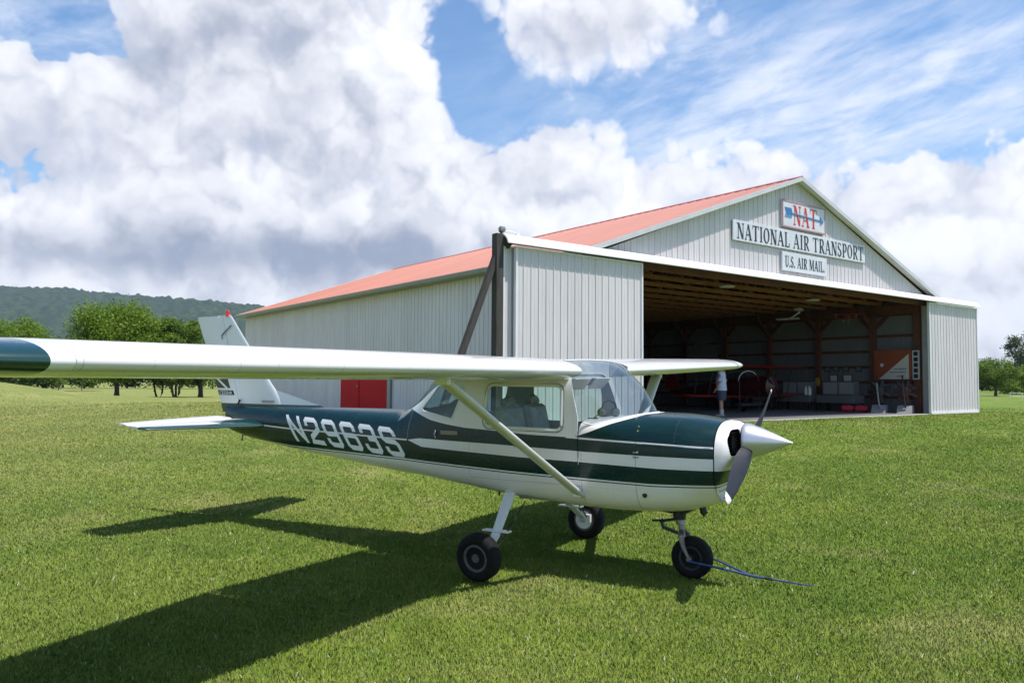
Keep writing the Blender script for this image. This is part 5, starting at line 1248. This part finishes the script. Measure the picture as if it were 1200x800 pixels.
g = inh('step_ladder', 'grey wooden step ladder leaning deep in the left of the hangar', 'ladder', 2.6, 5.2, 0, .8)
b = MB(); b.beam((0, -.25, 0), (1.6, -.25, 3.0), .04, .08); b.beam((0, .25, 0), (1.6, .25, 3.0), .04, .08); b.build('rail', M_wgrey, g)
for i in range(9): MB().box((.16+.16*i, 0, .3+.3*i), (.08, .46, .03)).build('rung', M_wgrey, g)
g = inh('red_high_wing_plane', 'plane with a long dark red wing at the back left of the hangar', 'airplane', 6.0, 15.5, 0, -1.7, 'small red airplanes parked in the hangar')
R = [[(.7*(1-2*xc), y, 2.15+zc*1.4) for xc, zc in foil(8, th=.10)] for y in (-5, 0, 5)]; MB().loft(R).build('wing', M_rdark, g, smooth=True)
b = MB(); R = [[(x, r*.8*cos(2*pi*i/14), z+r*sin(2*pi*i/14)) for i in range(14)] for x, r, z in ((-4, .05, 1.0), (-2, .3, 1.15), (-.5, .6, 1.5), (.6, .62, 1.5), (1.2, .42, 1.2), (1.9, .3, 1.15))]; b.loft(R); b.build('fuselage', M_rdark, g, smooth=True)
for s in (-1, 1): MB().lathe([(-.07, .08), (-.08, .22), (0, .26), (.08, .22), (.07, .08)], 'Y', 16, (.4, s*.9, .26)).build('wheel', M_tyre, g); MB().tube([(.4, s*.3, 1.0), (.4, s*.85, .28)], .03, 6).build('gear_leg', M_dark, g)
MB().prism([(-4.2, 1.0), (-3.4, 1.05), (-3.8, 1.9), (-4.3, 1.9)], -.02, .02).build('tail_fin', M_rdark, g)

# ------------------------------------------------------------------ person
def skinned(name, V_, E_, Rd, m, parent, sub=2, root=0):
    me = bpy.data.meshes.new(name); me.from_pydata(V_, E_, []); o = bpy.data.objects.new(name, me); COL.objects.link(o)
    md = o.modifiers.new('skin', 'SKIN'); md.use_smooth_shade = True
    for i, r in enumerate(Rd):
        sv = me.skin_vertices[0].data[i]; sv.radius = (r, r) if not isinstance(r, tuple) else r; sv.use_root = (i == root)
    ms = o.modifiers.new('sub', 'SUBSURF'); ms.levels = sub; ms.render_levels = sub
    me2 = evalmesh(o); bpy.data.objects.remove(o); o = link(name, me2, m, parent)
    for p in me2.polygons: p.use_smooth = True
    return o
M_skin = mat('skin', (.42, .22, .15), .55, var=.1); M_shirt = mat('pale_blue_shirt', (.50, .55, .66), .8, var=.1, vscale=4, bump=.5, bscale=9); M_short = mat('navy_shorts', (.045, .055, .085), .85, var=.25, vscale=5)
M_hair = mat('grey_hair', (.30, .28, .26), .8, var=.3, vscale=20); M_sock = mat('pale_sock', (.50, .48, .45), .8); M_shoe = mat('grey_shoe', (.40, .38, .35), .6, var=.3)
fx_ = Vector((-.861, -.508, 0))*.86+Vector((-.508, .861, 0))*.50          # facing left and into the hangar
pr_ = thing('person', 'person in an untucked pale blue shirt and dark shorts standing in the hangar doorway', 'person', hw(7.6, 1.80, 0), atan2(fx_.y, fx_.x))
# local: x forward, y to the person's left
BV = [(0, 0, .95), (0, 0, 1.12), (0.01, 0, 1.32), (.0, 0, 1.46), (.02, 0, 1.56), (.045, 0, 1.66), (.05, 0, 1.74),
      (0, .10, .90), (.01, .11, .50), (-.02, .11, .10), (.10, .12, .04), (0, -.10, .90), (.03, -.11, .50), (.01, -.11, .10), (.13, -.12, .04),
      (-.01, .19, 1.42), (-.02, .25, 1.14), (.10, .24, .92), (-.01, -.19, 1.42), (-.03, -.26, 1.14), (.18, -.22, 1.10)]
BE = [(0, 1), (1, 2), (2, 3), (3, 4), (4, 5), (5, 6), (0, 7), (7, 8), (8, 9), (9, 10), (0, 11), (11, 12), (12, 13), (13, 14), (3, 15), (15, 16), (16, 17), (3, 18), (18, 19), (19, 20)]
BR = [(.15, .12), (.15, .12), (.16, .12), (.12, .10), .058, .082, .075, .085, .055, .042, .035, .085, .055, .042, .035, .062, .044, .030, .062, .044, .030]
body = skinned('body', BV, BE, BR, M_skin, pr_)
# hands: palm and five fingers each, rooted at the wrists
for (wx, wy, wz), dr in (((.10, .24, .92), Vector((.45, -.05, -.85))), ((.18, -.22, 1.10), Vector((.95, .25, .05)))):
    d = dr.normalized(); sd = d.cross(Vector((0, 0, 1))).normalized() if abs(d.z) < .9 else Vector((0, 1, 0)); w0 = Vector((wx, wy, wz)); hv, he, hr = [w0, w0+d*.05, w0+d*.085], [(0, 1), (1, 2)], [.026, (.036, .018), (.036, .016)]
    for j, L_ in enumerate((.062, .072, .068, .052)):
        a = w0+d*.09+sd*(-.030+.020*j); k = len(hv); hv += [a, a+d*L_*.55, a+d*L_*.85+Vector((.01, 0, -.018))]; he += [(2, k), (k, k+1), (k+1, k+2)]; hr += [.0095, .009, .0075]
    k = len(hv); hv += [w0+d*.045-sd*.045, w0+d*.085-sd*.055]; he += [(1, k), (k, k+1)]; hr += [.011, .009]
    skinned('hand', [tuple(v) for v in hv], he, hr, M_skin, body, 1)
b = MB(); R = []
for z, rx, ry, cx_ in ((.86, .175, .235, 0), (.95, .170, .225, 0), (1.10, .165, .215, .01), (1.25, .155, .215, .01), (1.38, .135, .215, 0), (1.46, .10, .17, 0), (1.505, .068, .09, .005)):
    R.append([(cx_+rx*cos(2*pi*i/20)*(1+.04*sin(5*i)), ry*sin(2*pi*i/20)*(1+.03*sin(3*i)), z) for i in range(20)])
b.loft(R, caps=False); sh_ = b.build('shirt', M_shirt, pr_, smooth=True, autos=80)
for s, e, w_ in ((1, (-.02, .25, 1.16), .085), (-1, (-.03, -.26, 1.16), .085)): MB().tube([(-.005, s*.16, 1.43), (-.01, s*.215, 1.36), e], [.075, .078, .085], 12).build('sleeve', M_shirt, sh_, smooth=True)
b = MB(); R = []
for s in (-1, 1):
    R = [[(.0+rx*cos(2*pi*i/16), s*.105+ry*sin(2*pi*i/16), z) for i in range(16)] for z, rx, ry in ((.97, .13, .098), (.80, .132, .108), (.56, .115, .108), (.54, .112, .105))]
    b.loft(R)
b.build('shorts', M_short, pr_, smooth=True, autos=60)
for s, fx2 in ((1, 0.0), (-1, .03)):
    q = MB().tube([(fx2-.02, s*.112, .07), (fx2-.015, s*.112, .24)], [.050, .055], 12).build('sock', M_sock, pr_, smooth=True)
    MB().tube([(fx2-.09, s*.113, .045), (fx2-.02, s*.113, .055), (fx2+.09, s*.118, .042), (fx2+.17, s*.12, .035)], [.035, .050, .048, .030], 12, flat=.9).build('shoe', M_shoe, pr_, smooth=True)
b = MB(); R = []
for z, rx, ry, cx_ in ((1.60, .05, .07, -.035), (1.66, .08, .083, -.005), (1.72, .092, .088, .012), (1.78, .085, .08, .02), (1.825, .05, .05, .03), (1.835, .015, .015, .03)): R.append([(cx_+rx*cos(2*pi*i/18)*(.86 if cos(2*pi*i/18) > .3 and z < 1.75 else 1), ry*sin(2*pi*i/18), z) for i in range(18)])
b.loft(R); b.build('hair', M_hair, pr_, smooth=True, autos=80)
b = MB()
for s in (-1, 1): b.lathe([(-.01, .006), (0, .016), (.01, .012)], 'Y', 10, (.04, s*.085, 1.685))
b.lathe([(0, .016), (.022, .008)], 'X', 8, (.118, 0, 1.68)); b.build('ears_and_nose', M_skin, body, smooth=True)
b = MB(); [b.lathe([(0, .010), (.004, .008)], 'X', 8, (.118, s*.032, 1.705)) for s in (-1, 1)]; b.box((.118, 0, 1.635), (.008, .045, .008)); b.build('eyes_and_mouth', M_dark, body)

# ------------------------------------------------------------------ air
hz_ = MB().box((-900, 1500, 200), (6800, 7400, 420)).build('haze', None)
m = bpy.data.materials.new('haze_air'); m.use_nodes = True; t = m.node_tree; t.nodes.clear(); o_ = t.nodes.new('ShaderNodeOutputMaterial'); pv = t.nodes.new('ShaderNodeVolumePrincipled')
pv.inputs['Density'].default_value = .000095; pv.inputs['Color'].default_value = (.66, .80, .98, 1); pv.inputs['Anisotropy'].default_value = .2
t.links.new(pv.outputs[0], o_.inputs['Volume']); hz_.data.materials.append(m); hz_['kind'] = 'stuff'; hz_['label'] = 'thin summer haze that fades the far ridge'; hz_['category'] = 'haze'
SC.cycles.volume_bounces = 0
SC.cycles.max_bounces = 8; SC.cycles.transparent_max_bounces = 12
print('objects', len(bpy.data.objects))
